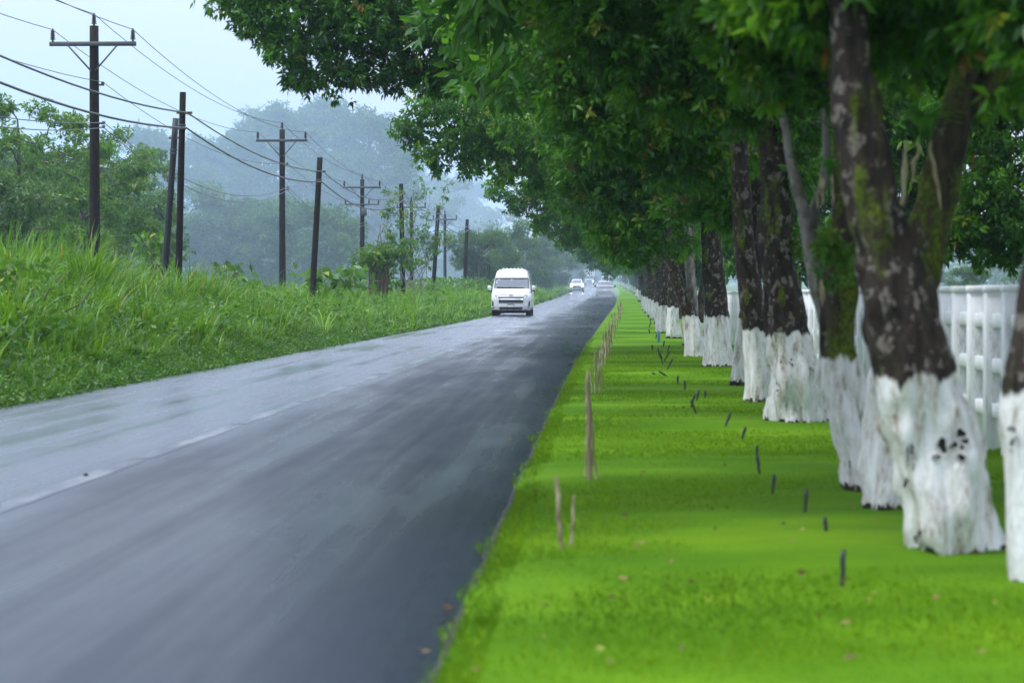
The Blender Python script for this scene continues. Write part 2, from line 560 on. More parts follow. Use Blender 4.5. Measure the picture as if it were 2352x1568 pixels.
LY = np.concatenate([np.arange(-8, 50, .2), np.arange(50, 220, 2), np.arange(220, 600, 15)])
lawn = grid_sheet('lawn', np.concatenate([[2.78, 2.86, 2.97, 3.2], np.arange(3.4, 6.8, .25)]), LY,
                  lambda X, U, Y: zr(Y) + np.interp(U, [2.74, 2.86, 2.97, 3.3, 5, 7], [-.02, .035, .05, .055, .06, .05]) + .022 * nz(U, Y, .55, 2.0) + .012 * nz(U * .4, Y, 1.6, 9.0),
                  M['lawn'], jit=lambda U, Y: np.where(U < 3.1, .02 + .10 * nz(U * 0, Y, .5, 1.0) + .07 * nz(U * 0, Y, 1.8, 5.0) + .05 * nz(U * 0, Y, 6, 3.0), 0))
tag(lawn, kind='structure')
ver = grid_sheet('road_verge_soil', [2.74, 2.79, 2.9, 3.05, 3.2], LY,
                 lambda X, U, Y: zr(Y) + np.interp(U, [2.74, 2.79, 2.9, 3.2], [.0, .012, .018, .0]) , M['soil'],
                 jit=lambda U, Y: .05 * nz(U, Y, 1.4, 7.0))
tag(ver, kind='structure')


# ------------------------------------------------------------------ foliage
def unit(n, rng):
    d = rng.normal(size=(n, 3))
    return d / (np.linalg.norm(d, axis=1, keepdims=True) + 1e-9)


def leaves(c, d, L, W, rng, tint, droop=.12):
    """folded four-point leaves: base c, direction d"""
    n = len(c)
    L = np.broadcast_to(L, (n,))[:, None]; W = np.broadcast_to(W, (n,))[:, None]
    s = np.cross(d, unit(n, rng)); s /= np.linalg.norm(s, axis=1, keepdims=True) + 1e-9
    nn = np.cross(s, d)
    v = np.empty((n, 4, 3))
    v[:, 0] = c
    v[:, 1] = c + d * L * .45 + s * W * .5 + nn * W * .16
    v[:, 2] = c + d * L - np.array([0, 0, 1.0]) * L * droop
    v[:, 3] = c + d * L * .45 - s * W * .5 + nn * W * .16
    i = np.arange(n)[:, None] * 4
    f = np.concatenate([i + [0, 1, 2], i + [0, 2, 3]])
    return v.reshape(-1, 3), f, np.repeat(tint, 4)


def lobe_leaves(lobes, rng, k=4.0, per=9, tint_shift=0.0):
    """lobes: (x,y,z,rx,ry,rz,leaf length). clusters of leaves through each lobe, denser at its skin"""
    V, Fc, T, off = [], [], [], 0
    for (x, y, z, rx, ry, rz, L) in lobes:
        W = L * .40
        n = int(k * math.pi * (rx * ry * rz) ** (2 / 3) * 1.15 / (L * W * .5) / per) + 3
        dr = unit(n, rng)
        rad = rng.random(n) ** (1 / 2.4)
        rad *= 1 + .22 * np.sin(dr[:, 0] * 5 + x * 3) * np.cos(dr[:, 2] * 4 + y) + .12 * rng.normal(size=n)
        cc = np.array([x, y, z]) + dr * rad[:, None] * np.array([rx, ry, rz])
        ct = np.clip(.36 + .17 * rng.normal() + .24 * rng.normal(size=n) + tint_shift, 0, .93)
        odd = rng.random(n) < .022
        ct[odd] = .96 + .04 * rng.random(odd.sum())
        sp = np.repeat(np.arange(n), per)
        dd = dr[sp] * .55 + unit(n * per, rng) * .85 + np.array([0, 0, -.28])
        dd /= np.linalg.norm(dd, axis=1, keepdims=True) + 1e-9
        c = cc[sp] + unit(n * per, rng) * (L * .35) + dd * L * .12
        t = np.where(odd[sp], ct[sp], np.clip(ct[sp] + .10 * rng.normal(size=n * per), 0, .95))
        v, f, tt = leaves(c, dd, L * rng.uniform(.7, 1.25, n * per), W * rng.uniform(.75, 1.2, n * per), rng, t)
        V.append(v); Fc.append(f + off); T.append(tt); off += len(v)
    return np.concatenate(V), np.concatenate(Fc), np.concatenate(T)


def curve_pts(a, b, n=6, sag=0.0, jit=.0, rng=None):
    t = np.linspace(0, 1, n)[:, None]
    p = np.asarray(a) * (1 - t) + np.asarray(b) * t
    p[:, 2] += sag * 4 * (t * (1 - t))[:, 0]
    if jit and rng is not None and n > 2: p[1:-1] += rng.normal(size=(n - 2, 3)) * jit
    return p


def resample(pts, n):
    pts = np.asarray(pts, float)
    s = np.concatenate([[0], np.cumsum(np.linalg.norm(np.diff(pts[:, :3], axis=0), axis=1))])
    t = np.linspace(0, s[-1], n)
    o = np.stack([np.interp(t, s, pts[:, k]) for k in range(pts.shape[1])], 1)
    for _ in range(2): o[1:-1] = (o[:-2] + 2 * o[1:-1] + o[2:]) / 4
    return o


def trunk_mesh(mb, path, seed, butt=.22, sides=22, rings=34, wob=.16):
    """path rows: x,y,z,radius"""
    p = resample(path, rings)
    ph = np.random.default_rng(seed).uniform(0, 6.28, 4)

    def shape(t, th):
        fl = np.exp(-t * 7)
        return 1 + butt * (.35 + fl) * (.55 * np.sin(3 * th + ph[0] + t * 1.5) + .45 * np.sin(5 * th + ph[1] - t * 2) + .35 * (.4 + 1.2 * fl ** 2) * np.sin(9 * th + ph[2])) + .16 * fl ** 3
    mb.tube(p[:, :3], p[:, 3], sides, wob, seed, shape=shape)


def make_tree(name, base, trunks, lobes, leafmat, seed, label, group, barkmat='bark', branchmat=None, k=4.0, limbs=5,
              tint_shift=0.0, cat='tree', sides=20, rings=30, butt=.22, wob=.16, twigs=4):
    """trunks: list of paths (x,y,z,r) in world space; lobes in world space. Everything stored relative to the base."""
    rng = np.random.default_rng(seed)
    base = np.asarray(base, float)
    root = empty(name, base)
    tag(root, label, cat, group)
    b4 = np.append(base, 0)
    for i, tp in enumerate(trunks):
        mb = MB()
        trunk_mesh(mb, np.asarray(tp, float) - b4, seed + i, butt if i == 0 else butt * .6, sides, rings, wob)
        mt = barkmat[i] if isinstance(barkmat, (list, tuple)) else barkmat
        mb.build('trunk', M[mt], root, smooth=True)
    L = np.array(lobes, float); L[:, :3] -= base
    # limbs from the upper trunk towards the larger lobes
    tp = resample(np.asarray(trunks[0], float) - b4, 20)
    order = np.argsort(-L[:, 3])[:limbs]
    for j, li in enumerate(order):
        tgt = L[li, :3]
        cand = tp[8:]
        s = cand[np.argmin(np.abs(cand[:, 2] - (tgt[2] - .35 * abs(tgt[0] - cand[-1, 0]) - .3)))]
        n = 9
        pts = curve_pts(s[:3], tgt, n, .10 * np.linalg.norm(tgt - s[:3]), .04 * np.linalg.norm(tgt - s[:3]), rng)
        mb = MB(); mb.tube(pts, np.linspace(max(s[3] * .55, .03), .018, n), 8, .1, seed + j)
        mb.build('limb', M[branchmat or (barkmat[0] if isinstance(barkmat, (list, tuple)) else barkmat)], root, smooth=True)
    if twigs:
        mb = MB()
        for l in L:
            for _ in range(twigs):
                e = l[:3] + unit(1, rng)[0] * l[3:6] * rng.uniform(.6, 1.0)
                mb.tube(curve_pts(l[:3], e, 4, 0, .05 * l[3], rng), np.linspace(.018, .005, 4) * max(1, l[6] / .14), 4, cap=False)
        tag(mb.build('branchwork', M['bark_pale'], root), kind='stuff')
    v, f, t = lobe_leaves(L, rng, k, tint_shift=tint_shift)
    build('crown', v, f, M[leafmat], root, tint=t)
    return root


def pxpath(Y, pts, dy=0.0):
    """picture path (x, y, width px) at distance Y -> trunk path; dy = lean along Y per step"""
    o = []
    for i, (x, yy, w) in enumerate(pts):
        p = P(x, yy, Y + dy * i)
        o.append((p[0], p[1], p[2], w * (Y + dy * i) / F_PX / 2))
    return np.array(o)


def pxl(Y, items, L=.12, depth=1.25):
    """picture lobes (x, y, radius m[, dY]) -> world lobes"""
    o = []
    if Y < 22: L = .085
    elif Y < 40: L = .105
    for it in items:
        x, yy, r = it[:3]; d = it[3] if len(it) > 3 else 0.0
        p = P(x, yy, Y + d)
        o.append((p[0], p[1], p[2], r, r * depth, r * .8, L))
    return o


def upper(X, Y, rng, n=7, spread=(3.6, 2.4), zlo=5.5, zhi=8.5, L=.30, rlo=1.0, rhi=1.7):
    o = []
    for _ in range(n):
        r = rng.uniform(rlo, rhi)
        o.append((X + rng.uniform(-1, 1) * spread[0], Y + rng.uniform(-1, 1) * spread[1], rng.uniform(zlo, zhi), r, r, r * .75, L))
    return o


# ------------------------------------------------------------------ the row of whitewashed trees on the right
rg = np.random.default_rng(21)
ROWG = 'whitewashed trees along the right verge'
ri = 0


def row_tree(Y, paths, lobes, extra, **kw):
    global ri
    p0 = paths[0][0]
    base = np.array([p0[0], p0[1], p0[2] - .05])
    for p in paths: p[0, 2] -= .06
    make_tree('roadside_tree', base, paths, list(lobes) + list(extra), 'leaf_row', 100 + ri * 7,
              LABELS[ri], ROWG, **kw)
    ri += 1


LABELS = [
    'rightmost whitewashed tree, cut off by the right edge of the photo',
    'nearest whole whitewashed tree, thick dark trunk leaning left over knobbly white base',
    'mossy trunk crossing behind the leaning near tree, carrying a bromeliad',
    'slender whitewashed tree with clumps of moss, just left of the leaning near tree',
    'stout whitewashed tree with a dark hole in its broad white base',
    'dark straight trunk directly left of the tree with the hole in its base',
    'narrow whitewashed stem leaning right between two thicker dark trunks',
    'whitewashed tree with scuffed square base, alone between two gaps of lawn',
    'twin-stemmed whitewashed tree leaning left with pale lichen on the bark',
]
# nearest first
row_tree(9.4, [pxpath(9.4, [(2398, 1372, 150), (2388, 1150, 175), (2380, 960, 170), (2382, 860, 155), (2415, 640, 140), (2450, 400, 130), (2440, 200, 110), (2400, -60, 90), (2390, -300, 70)])],
         pxl(9.8, [(2330, 40, .16), (2400, 0, .25), (2450, 150, .25), (2360, -120, .4)]),
         upper(2.2, 9.6, rg, 8, (1.6, 1.6), 4.2, 6.5), barkmat='bark_paint', limbs=4)
row_tree(10.3, [pxpath(10.3, [(2216, 1296, 150), (2180, 1170, 185), (2140, 1050, 200), (2108, 930, 196), (2090, 850, 178), (2066, 700, 158), (2022, 520, 128), (1985, 350, 108), (1952, 180, 92), (1946, 60, 78), (1935, -120, 66), (1900, -400, 55)])],
         pxl(10.6, [(1880, 30, .22), (1800, -20, .28), (2050, 20, .22), (2150, 70, .20), (2260, 40, .22), (2050, -90, .4), (2200, -90, .4), (1900, -120, .4), (1990, 110, .12)]),
         upper(1.6, 10.5, rg, 6, (1.8, 1.4), 4.2, 6.6) + upper(-1.8, 12.3, rg, 5, (1.5, .5), 4.8, 6.2, rlo=.8, rhi=1.1), barkmat='bark_paint', rings=70, sides=36, butt=.30, wob=.34)  # second upper group: unseen branches over the road, added to shade the lawn
row_tree(12.4, [pxpath(12.4, [(2048, 1188, 150), (2042, 1020, 128), (2048, 880, 100), (2076, 740, 90), (2116, 610, 90), (2148, 460, 86), (2172, 330, 80), (2205, 200, 66), (2240, 60, 56), (2290, -200, 45)]),
                pxpath(12.5, [(2175, 330, 60), (2215, 250, 52), (2270, 190, 46), (2330, 140, 42), (2400, 90, 36), (2460, 0, 30)])],
         pxl(12.8, [(2100, 50, .24), (2250, 110, .26), (2310, 60, .3), (2090, 150, .16), (2180, 20, .3), (2300, 220, .12), (2200, -100, .5)]),
         upper(2.4, 13, rg, 6, (1.8, 1.6), 4.4, 7), barkmat='bark_moss', rings=60, sides=32, butt=.3, wob=.32)
row_tree(13.6, [pxpath(13.6, [(2008, 1142, 112), (1985, 1040, 110), (1955, 940, 106), (1930, 850, 92), (1916, 760, 80), (1922, 660, 84), (1935, 560, 74), (1942, 450, 52), (1935, 320, 46), (1915, 120, 40), (1880, -150, 34)]),
                pxpath(13.7, [(1905, 760, 34), (1884, 680, 34), (1868, 600, 32), (1852, 520, 30), (1838, 450, 28), (1815, 370, 24), (1800, 270, 20)]),
                pxpath(13.8, [(1925, 620, 36), (1932, 540, 30), (1922, 460, 26), (1935, 380, 22), (1960, 280, 18), (1968, 180, 14)]),
                pxpath(13.9, [(1856, 540, 26), (1870, 480, 22), (1892, 420, 20), (1900, 340, 16), (1890, 250, 13)])],
         pxl(14.2, [(1850, 60, .30), (1740, 40, .32), (1950, 50, .26), (1900, 190, .18), (1820, 150, .2), (1760, 180, .22), (1650, 20, .3), (1850, -80, .5), (1690, 110, .2)]),
         upper(1.0, 14, rg, 9, (2.2, 1.6), 4.5, 7), barkmat=['bark_moss', 'bark_pale', 'bark_pale', 'bark_pale'], rings=56, sides=30, butt=.3, wob=.34)
row_tree(20.9, [pxpath(20.9, [(1836, 984, 122), (1828, 930, 124), (1822, 860, 112), (1812, 790, 96), (1795, 700, 84), (1782, 600, 74), (1776, 450, 64), (1770, 300, 56), (1760, 100, 48)])],
         pxl(21, [(1440, 80, .55), (1590, 110, .55), (1740, 120, .5), (1840, 270, .34), (1690, 10, .5), (1550, 210, .4), (1850, 400, .22), (1660, 220, .4), (1760, 250, .3), (1340, 30, .5), (1450, 180, .35)]),
         upper(1.6, 21, rg, 8, (2.4, 2), 4.6, 7.5), barkmat='bark_paint', rings=56, sides=30, butt=.3, wob=.32)
row_tree(25, [pxpath(25, [(1748, 932, 72), (1746, 880, 66), (1738, 790, 64), (1726, 700, 56), (1712, 600, 48), (1704, 480, 44), (1698, 350, 40), (1690, 150, 36)])],
         pxl(26, [(1340, 210, .55), (1470, 260, .6), (1590, 310, .5), (1700, 340, .4), (1560, 380, .4), (1400, 300, .5), (1380, 110, .6), (1520, 130, .6), (1300, 120, .5)]),
         upper(0.5, 26, rg, 8, (3.4, 2), 4.8, 8) + upper(-2.2, 27.5, rg, 6, (1.8, 1.0), 5.2, 7), barkmat='bark_paint')  # last upper group sits out of view, added for a shade band on the lawn
row_tree(29, [pxpath(29, [(1698, 888, 38), (1704, 830, 36), (1710, 760, 36), (1722, 680, 36), (1735, 600, 38), (1745, 480, 36), (1750, 300, 30)])],
         pxl(29.5, [(1660, 440, .42), (1750, 430, .36), (1690, 510, .26), (1620, 380, .45), (1790, 350, .4), (1560, 470, .3)]),
         upper(1.6, 29, rg, 6, (2.6, 2), 5, 8), barkmat='bark_paint')
row_tree(37, [pxpath(37, [(1652, 849, 64), (1650, 800, 62), (1648, 735, 54), (1642, 650, 48), (1634, 540, 44), (1628, 400, 38), (1620, 250, 32)])],
         pxl(37, [(1390, 440, .55), (1440, 520, .42), (1470, 410, .6), (1540, 480, .5), (1420, 578, .22), (1478, 575, .3), (1560, 560, .26), (1600, 430, .5), (1370, 340, .6), (1395, 535, .3), (1450, 330, .7), (1540, 360, .6), (1330, 400, .4)]),
         upper(0.2, 38, rg, 9, (3.8, 2.4), 5, 8.5), barkmat='bark_paint')
row_tree(43, [pxpath(43, [(1602, 828, 50), (1597, 790, 46), (1590, 745, 36), (1573, 690, 29), (1552, 630, 25), (1538, 575, 22), (1525, 480, 20), (1500, 300, 18)]),
              pxpath(43.2, [(1597, 770, 24), (1592, 700, 24), (1586, 640, 22), (1580, 560, 20), (1575, 450, 18), (1570, 300, 16)])],
         pxl(44, [(540, -10, .55), (600, 40, .55), (655, 110, .5), (720, 40, .8), (690, 175, .38), (790, 160, .62), (850, 40, .9), (900, 165, .55), (980, 70, .9), (1020, 175, .5),
                  (1080, 160, .55), (1130, 80, .8), (1180, 180, .5), (1240, 110, .8), (1290, 200, .6), (1340, 130, .7), (760, -60, .9), (620, -60, .7), (900, -60, 1.), (1100, -50, 1.),
                  (1330, 280, .6), (1420, 200, .8)], L=.13),
         upper(0.5, 47, rg, 8, (2.6, 2.0), 6, 8.5) + upper(-2.4, 47, rg, 9, (2.2, 2.2), 8.0, 10.5), barkmat=['bark_paint', 'bark_pale'], branchmat='bark', limbs=9, k=4.6)

FAR = [(52, None), (60, 'b'), (68, None), (77, None), (88, 'c'), (100, None), (112, None), (126, 'd'), (140, None), (156, None), (172, 'e'), (190, None),
       (210, None), (230, 'f'), (252, None), (276, None), (302, None), (330, None), (362, None), (398, None), (438, None), (482, None), (530, None)]
SHAPED = {
    'b': (61, [(945, 295, .5), (985, 350, .42), (1010, 385, .26), (1060, 320, .7), (1080, 385, .35), (1150, 320, .75), (1160, 395, .36), (1250, 320, .8), (1240, 410, .5), (1330, 370, .8), (1000, 240, .7), (1130, 240, .9),
              (1320, 460, .5), (1300, 250, .9), (1400, 470, .6)]),
    'c': (88, [(1145, 435, .5), (1190, 465, .55), (1250, 480, .62), (1320, 480, .8), (1240, 520, .36), (1230, 430, .7), (1310, 540, .5), (1380, 540, .7), (1330, 410, .9)]),
    'd': (126, [(1250, 520, .6), (1300, 540, .8), (1360, 550, .9), (1290, 490, .9), (1400, 580, .7), (1370, 500, 1.)]),
    'e': (172, [(1300, 560, .7), (1350, 580, .8), (1395, 600, .9), (1350, 540, 1.1), (1420, 570, 1.1)]),
    'f': (230, [(1335, 585, .9), (1370, 600, 1.), (1405, 615, 1.1), (1380, 570, 1.4)]),
}
n_far0 = len(LABELS)
proto = None
for j, (Yb, key) in enumerate(FAR):
    bx = float(xc(Yb)) + 4.95 + rg.uniform(-.2, .2); bz = float(zr(Yb)) + .03
    lean = rg.uniform(-.5, .1)
    r0 = rg.uniform(.15, .23)
    lab = ('%s tree of the whitewashed row counted from the camera, further down the road' % ORD[n_far0 + j])
    LABELS.append(lab)
    path = np.array([(bx, Yb, bz, r0 * 1.15), (bx - .05, Yb, bz + .4, r0), (bx + lean * .2, Yb, bz + .85, r0 * .85), (bx + lean * .6, Yb, bz + 1.7, r0 * .75), (bx + lean, Yb, bz + 3, r0 * .6), (bx + lean * 1.3, Yb, bz + 5, r0 * .4)])
    path2 = np.array([(bx + .1, Yb + .1, bz + .6, r0 * .6), (bx + .3, Yb + .2, bz + 1.6, r0 * .5), (bx + .45, Yb + .3, bz + 2.8, r0 * .45), (bx + .6, Yb + .2, bz + 4.5, r0 * .3)])
    Lf = .14 if Yb < 95 else (.22 if Yb < 180 else .34)
    lob = []
    if key:
        lob += pxl(SHAPED[key][0], SHAPED[key][1], L=Lf)
        lob += upper(bx - 2.0, Yb, rg, 7, (3.6, 2.5), bz + 6, bz + 8.5, L=.34)
    elif Yb < 150:
        for (dx, dz, r) in ((-1.6, 3.4, .8), (-.9, 2.6, .6), (-2.6, 4.3, .9), (.2, 3.6, .9), (-.6, 4.3, .9), (.9, 2.9, .7), (-3.6, 5.1, .8)):
            lob.append((bx + dx + rg.uniform(-.3, .3), Yb + rg.uniform(-2, 2), bz + dz + rg.uniform(-.2, .3), r, r * 1.4, r * .8, Lf))
        lob += upper(bx - 1.5, Yb, rg, 5, (3.4, 2.5), bz + 5.8, bz + 8.2, L=.34)
    if lob:
        row_tree(Yb, [path, path2], lob, [], barkmat=['bark_paint', 'bark'], sides=14, rings=22, k=4.2 if key else 3.6, limbs=5, twigs=2)
    else:
        if proto is None:
            b0 = np.array([bx, Yb, bz])
            lob = []
            for (dx, dz, r) in ((-1.4, 3.6, 1.1), (-.7, 2.7, .8), (-2.8, 4.6, 1.2), (.4, 3.8, 1.2), (1.1, 3.0, .9), (-4., 5.8, 1.1), (-1, 6, 1.7), (1.5, 6, 1.7), (-2.6, 7, 1.6), (0, 8, 1.6)):
                lob.append((bx + dx, Yb + rg.uniform(-2.5, 2.5), bz + dz, r, r * 1.7, r * .8, .34))
            row_tree(Yb, [path, path2], lob, [], barkmat=['bark_paint', 'bark'], sides=12, rings=18, k=3.8, limbs=4, twigs=1)
            proto = [o for o in col.objects if o.name.startswith('roadside_tree')][-1]
            for o in col.objects:
                if o.get('label') == LABELS[ri - 1]: proto = o
        else:
            c = copy_tree(proto)
            c.location = (bx, Yb, bz)
            c.rotation_euler = (0, 0, rg.choice([0, .35, -.3, .15]))
            s = rg.uniform(.9, 1.12)
            c.scale = (s, s * 1.25, s)
            c['label'] = lab
            ri += 1

# knots and hollows in the whitewashed bases
M['hollow'] = plain('dark_hollow', (.012, .010, .008), .9, var=.4)
rows = {o['label']: o for o in col.objects if o.name.startswith('roadside_tree')}
for (li, Yb, wpx, kn) in [(1, 10.3, 195, [(2086, 1066, .018, .050), (2192, 1022, .055, .038), (2114, 896, .012, .020), (2166, 1132, .012, .010), (2150, 1050, .014, .012), (2108, 1235, .012, .026)]),
                          (4, 20.9, 115, [(1818, 852, .028, .055), (1790, 880, .02, .02)]), (7, 37, 60, [(1640, 790, .02, .06)]), (3, 13.6, 105, [(1958, 1060, .014, .03)]), (0, 9.4, 165, [(2330, 1010, .02, .03)])]:
    root = rows[LABELS[li]]
    rk = np.random.default_rng(int(Yb * 10))
    kn2 = []
    for (px, py, a, b_) in kn:
        m_ = 1 if max(a, b_) < .018 else 7
        for q in range(m_):
            kk = 1 if m_ == 1 else rk.uniform(.18, .5)
            dx, dz = (0, 0) if q == 0 else (rk.normal() * a * .8, rk.normal() * b_ * .8)
            kn2.append((px + dx * F_PX / Yb, py + dz * F_PX / Yb, a * kk * rk.uniform(.7, 1.2), b_ * kk * rk.uniform(.8, 1.5)))
    for (px, py, a, b_) in kn2:
        c = P(px, py, Yb - wpx * Yb / F_PX / 2 * .96) - np.array(root.location)
        mb = MB()
        th = np.linspace(0, 2 * math.pi, 17)
        rr = 1 + .22 * np.sin(2 * th + px) + .14 * np.sin(3 * th + py) + .06 * np.sin(5 * th + py); rr[-1] = rr[0]
        mb.tube(np.stack([c[0] + np.cos(th) * a * 1.25 * rr, c[1] + 0 * th, c[2] + np.sin(th) * b_ * 1.25 * rr], 1), min(a, b_) * .13, 7, .3, int(px), cap=False)
        kt = mb.build('knot', M['bark_paint'], root, smooth=True)
        v = np.stack([c[0] + np.cos(th[:-1]) * a * rr[:-1], c[1] + 0 * th[:-1], c[2] + np.sin(th[:-1]) * b_ * rr[:-1]], 1)
        v = np.concatenate([v, [c + (0, .015, 0)]])
        build('hollow', v, np.array([(i, (i + 1) % 16, 16) for i in range(16)]), M['hollow'], kt)

# ------------------------------------------------------------------ trees behind the fence on the right
BF = 'trees beyond the white fence'
spec = [
    (33, 6.9, [(2240, 240, .6), (2310, 340, .5), (2245, 420, .5), (2300, 520, .5), (2215, 520, .4), (2345, 450, .5), (2325, 600, .18), (2180, 570, .25), (2260, 150, .6), (2350, 220, .6), (2380, 560, .4), (2270, 590, .2)],
     'dark glossy tree behind the fence with orange leaves, at the right edge'),
    (46, 5.7, [(2080, 380, .7), (2000, 480, .7), (2100, 540, .6), (1950, 380, .7), (2060, 600, .35), (2160, 450, .6), (2050, 250, .9), (1920, 560, .5), (2180, 300, .8)],
     'dark leafy tree behind the fence, seen between the two nearest trunks'),
    (62, 5.9, [(1880, 480, .8), (1830, 540, .7), (1900, 590, .6), (1960, 540, .6), (1800, 440, .9), (1870, 380, 1.), (1960, 420, .9), (1850, 620, .4)],
     'dark tree behind the fence, left of the mossy slender trunk'),
    (84, 5.9, [(1700, 540, .9), (1760, 560, .9), (1680, 590, .8), (1740, 610, .6), (1720, 480, 1.1), (1800, 500, 1.), (1650, 530, .8)],
     'shadowy tree behind the fence, third from the right edge'),
    (118, 6.3, [(1600, 590, 1.1), (1560, 600, 1.), (1640, 610, .9), (1580, 550, 1.3), (1640, 560, 1.2), (1610, 640, .6)],
     'furthest shadowy tree behind the fence, down among the distant trunks'),
]
spec += [(14, 7.6, [], 'leafy tree behind the fence, outside the right edge of the photo'), (23, 7.8, [], 'second added shade tree behind the fence, outside the right edge of the photo')]  # unseen trees added so their crowns block sky and darken the lawn
for j, (Yb, X, lb_, lab) in enumerate(spec):
    X = X + float(xc(Yb)) + 3.3
    r0 = .2
    path = np.array([(X, Yb, -.1, .24), (X, Yb, .6, .2), (X + .1, Yb, 2, .17), (X - .1, Yb, 4, .13), (X, Yb, 6, .08)])
    lob = pxl(Yb, lb_, L=.16 if Yb < 50 else .24) + upper(X, Yb, rg, 6 if lb_ else 12, (2.6, 2.6), 4.6 if lb_ else 2.6, 8, L=.34)
    make_tree('broadleaf_tree', (X, Yb, -.1), [path], lob, 'leaf_row', 400 + j, lab, BF, barkmat='bark', k=4.5, limbs=5)

# thicket further right, beyond the field
# ------------------------------------------------------------------ background trees on the left
def bg_tree(seed, h, w, kind):
    """a background tree around the origin, height h, crown width w"""
    rng = np.random.default_rng(seed)
    lob = []
    if kind == 'round':
        n = 38
        for _ in range(n):
            a = rng.uniform(0, 6.28); q = rng.random() ** .5; z = rng.uniform(.06, .9)
            wz = w * .5 * math.sin(math.pi * min(1, .18 + z * .8)) ** .7
            r = h * rng.uniform(.09, .15)
            lob.append((math.cos(a) * q * wz, math.sin(a) * q * wz, z * h, r, r, r * .72, .24))
    elif kind == 'loose':
        n = 52
        for _ in range(n):
            a = rng.uniform(0, 6.28); q = rng.random() ** .5; z = rng.uniform(.2, .96)
            wz = w * .5 * math.sin(math.pi * min(1, .2 + z * .72)) ** .6
            r = h * rng.uniform(.04, .085)
            lob.append((math.cos(a) * q * wz, math.sin(a) * q * wz, z * h, r, r, r * .6, .2))
    else:   # tall, layered umbrella-like sprays
        n = 64
        for _ in range(n):
            a = rng.uniform(0, 6.28); q = rng.random() ** .6; z = rng.uniform(.10, .98)
            wz = w * .5 * min(1, .65 + .5 * z) * (1 if z < .72 else (1.02 - z) / .3)
            r = h * rng.uniform(.05, .09)
            lob.append((math.cos(a) * q * wz, math.sin(a) * q * wz, z * h, r * 1.1, r * 1.1, r * .7, .32))
    path = np.array([(0, 0, -.3, .028 * h), (.01 * h, 0, .15 * h, .02 * h), (-.02 * h, .01 * h, .4 * h, .015 * h), (.01 * h, 0, .7 * h, .009 * h), (0, 0, .9 * h, .004 * h)])
    return make_tree('background_tree', (0, 0, 0), [path], lob, 'leaf_lime' if kind == 'loose' else 'leaf_bg', seed, 'x', 'trees beyond the power line',
                     barkmat='bark', k=2.8 if kind != 'loose' else 2.6, limbs=8, sides=10, rings=14, twigs=3, tint_shift=.1)


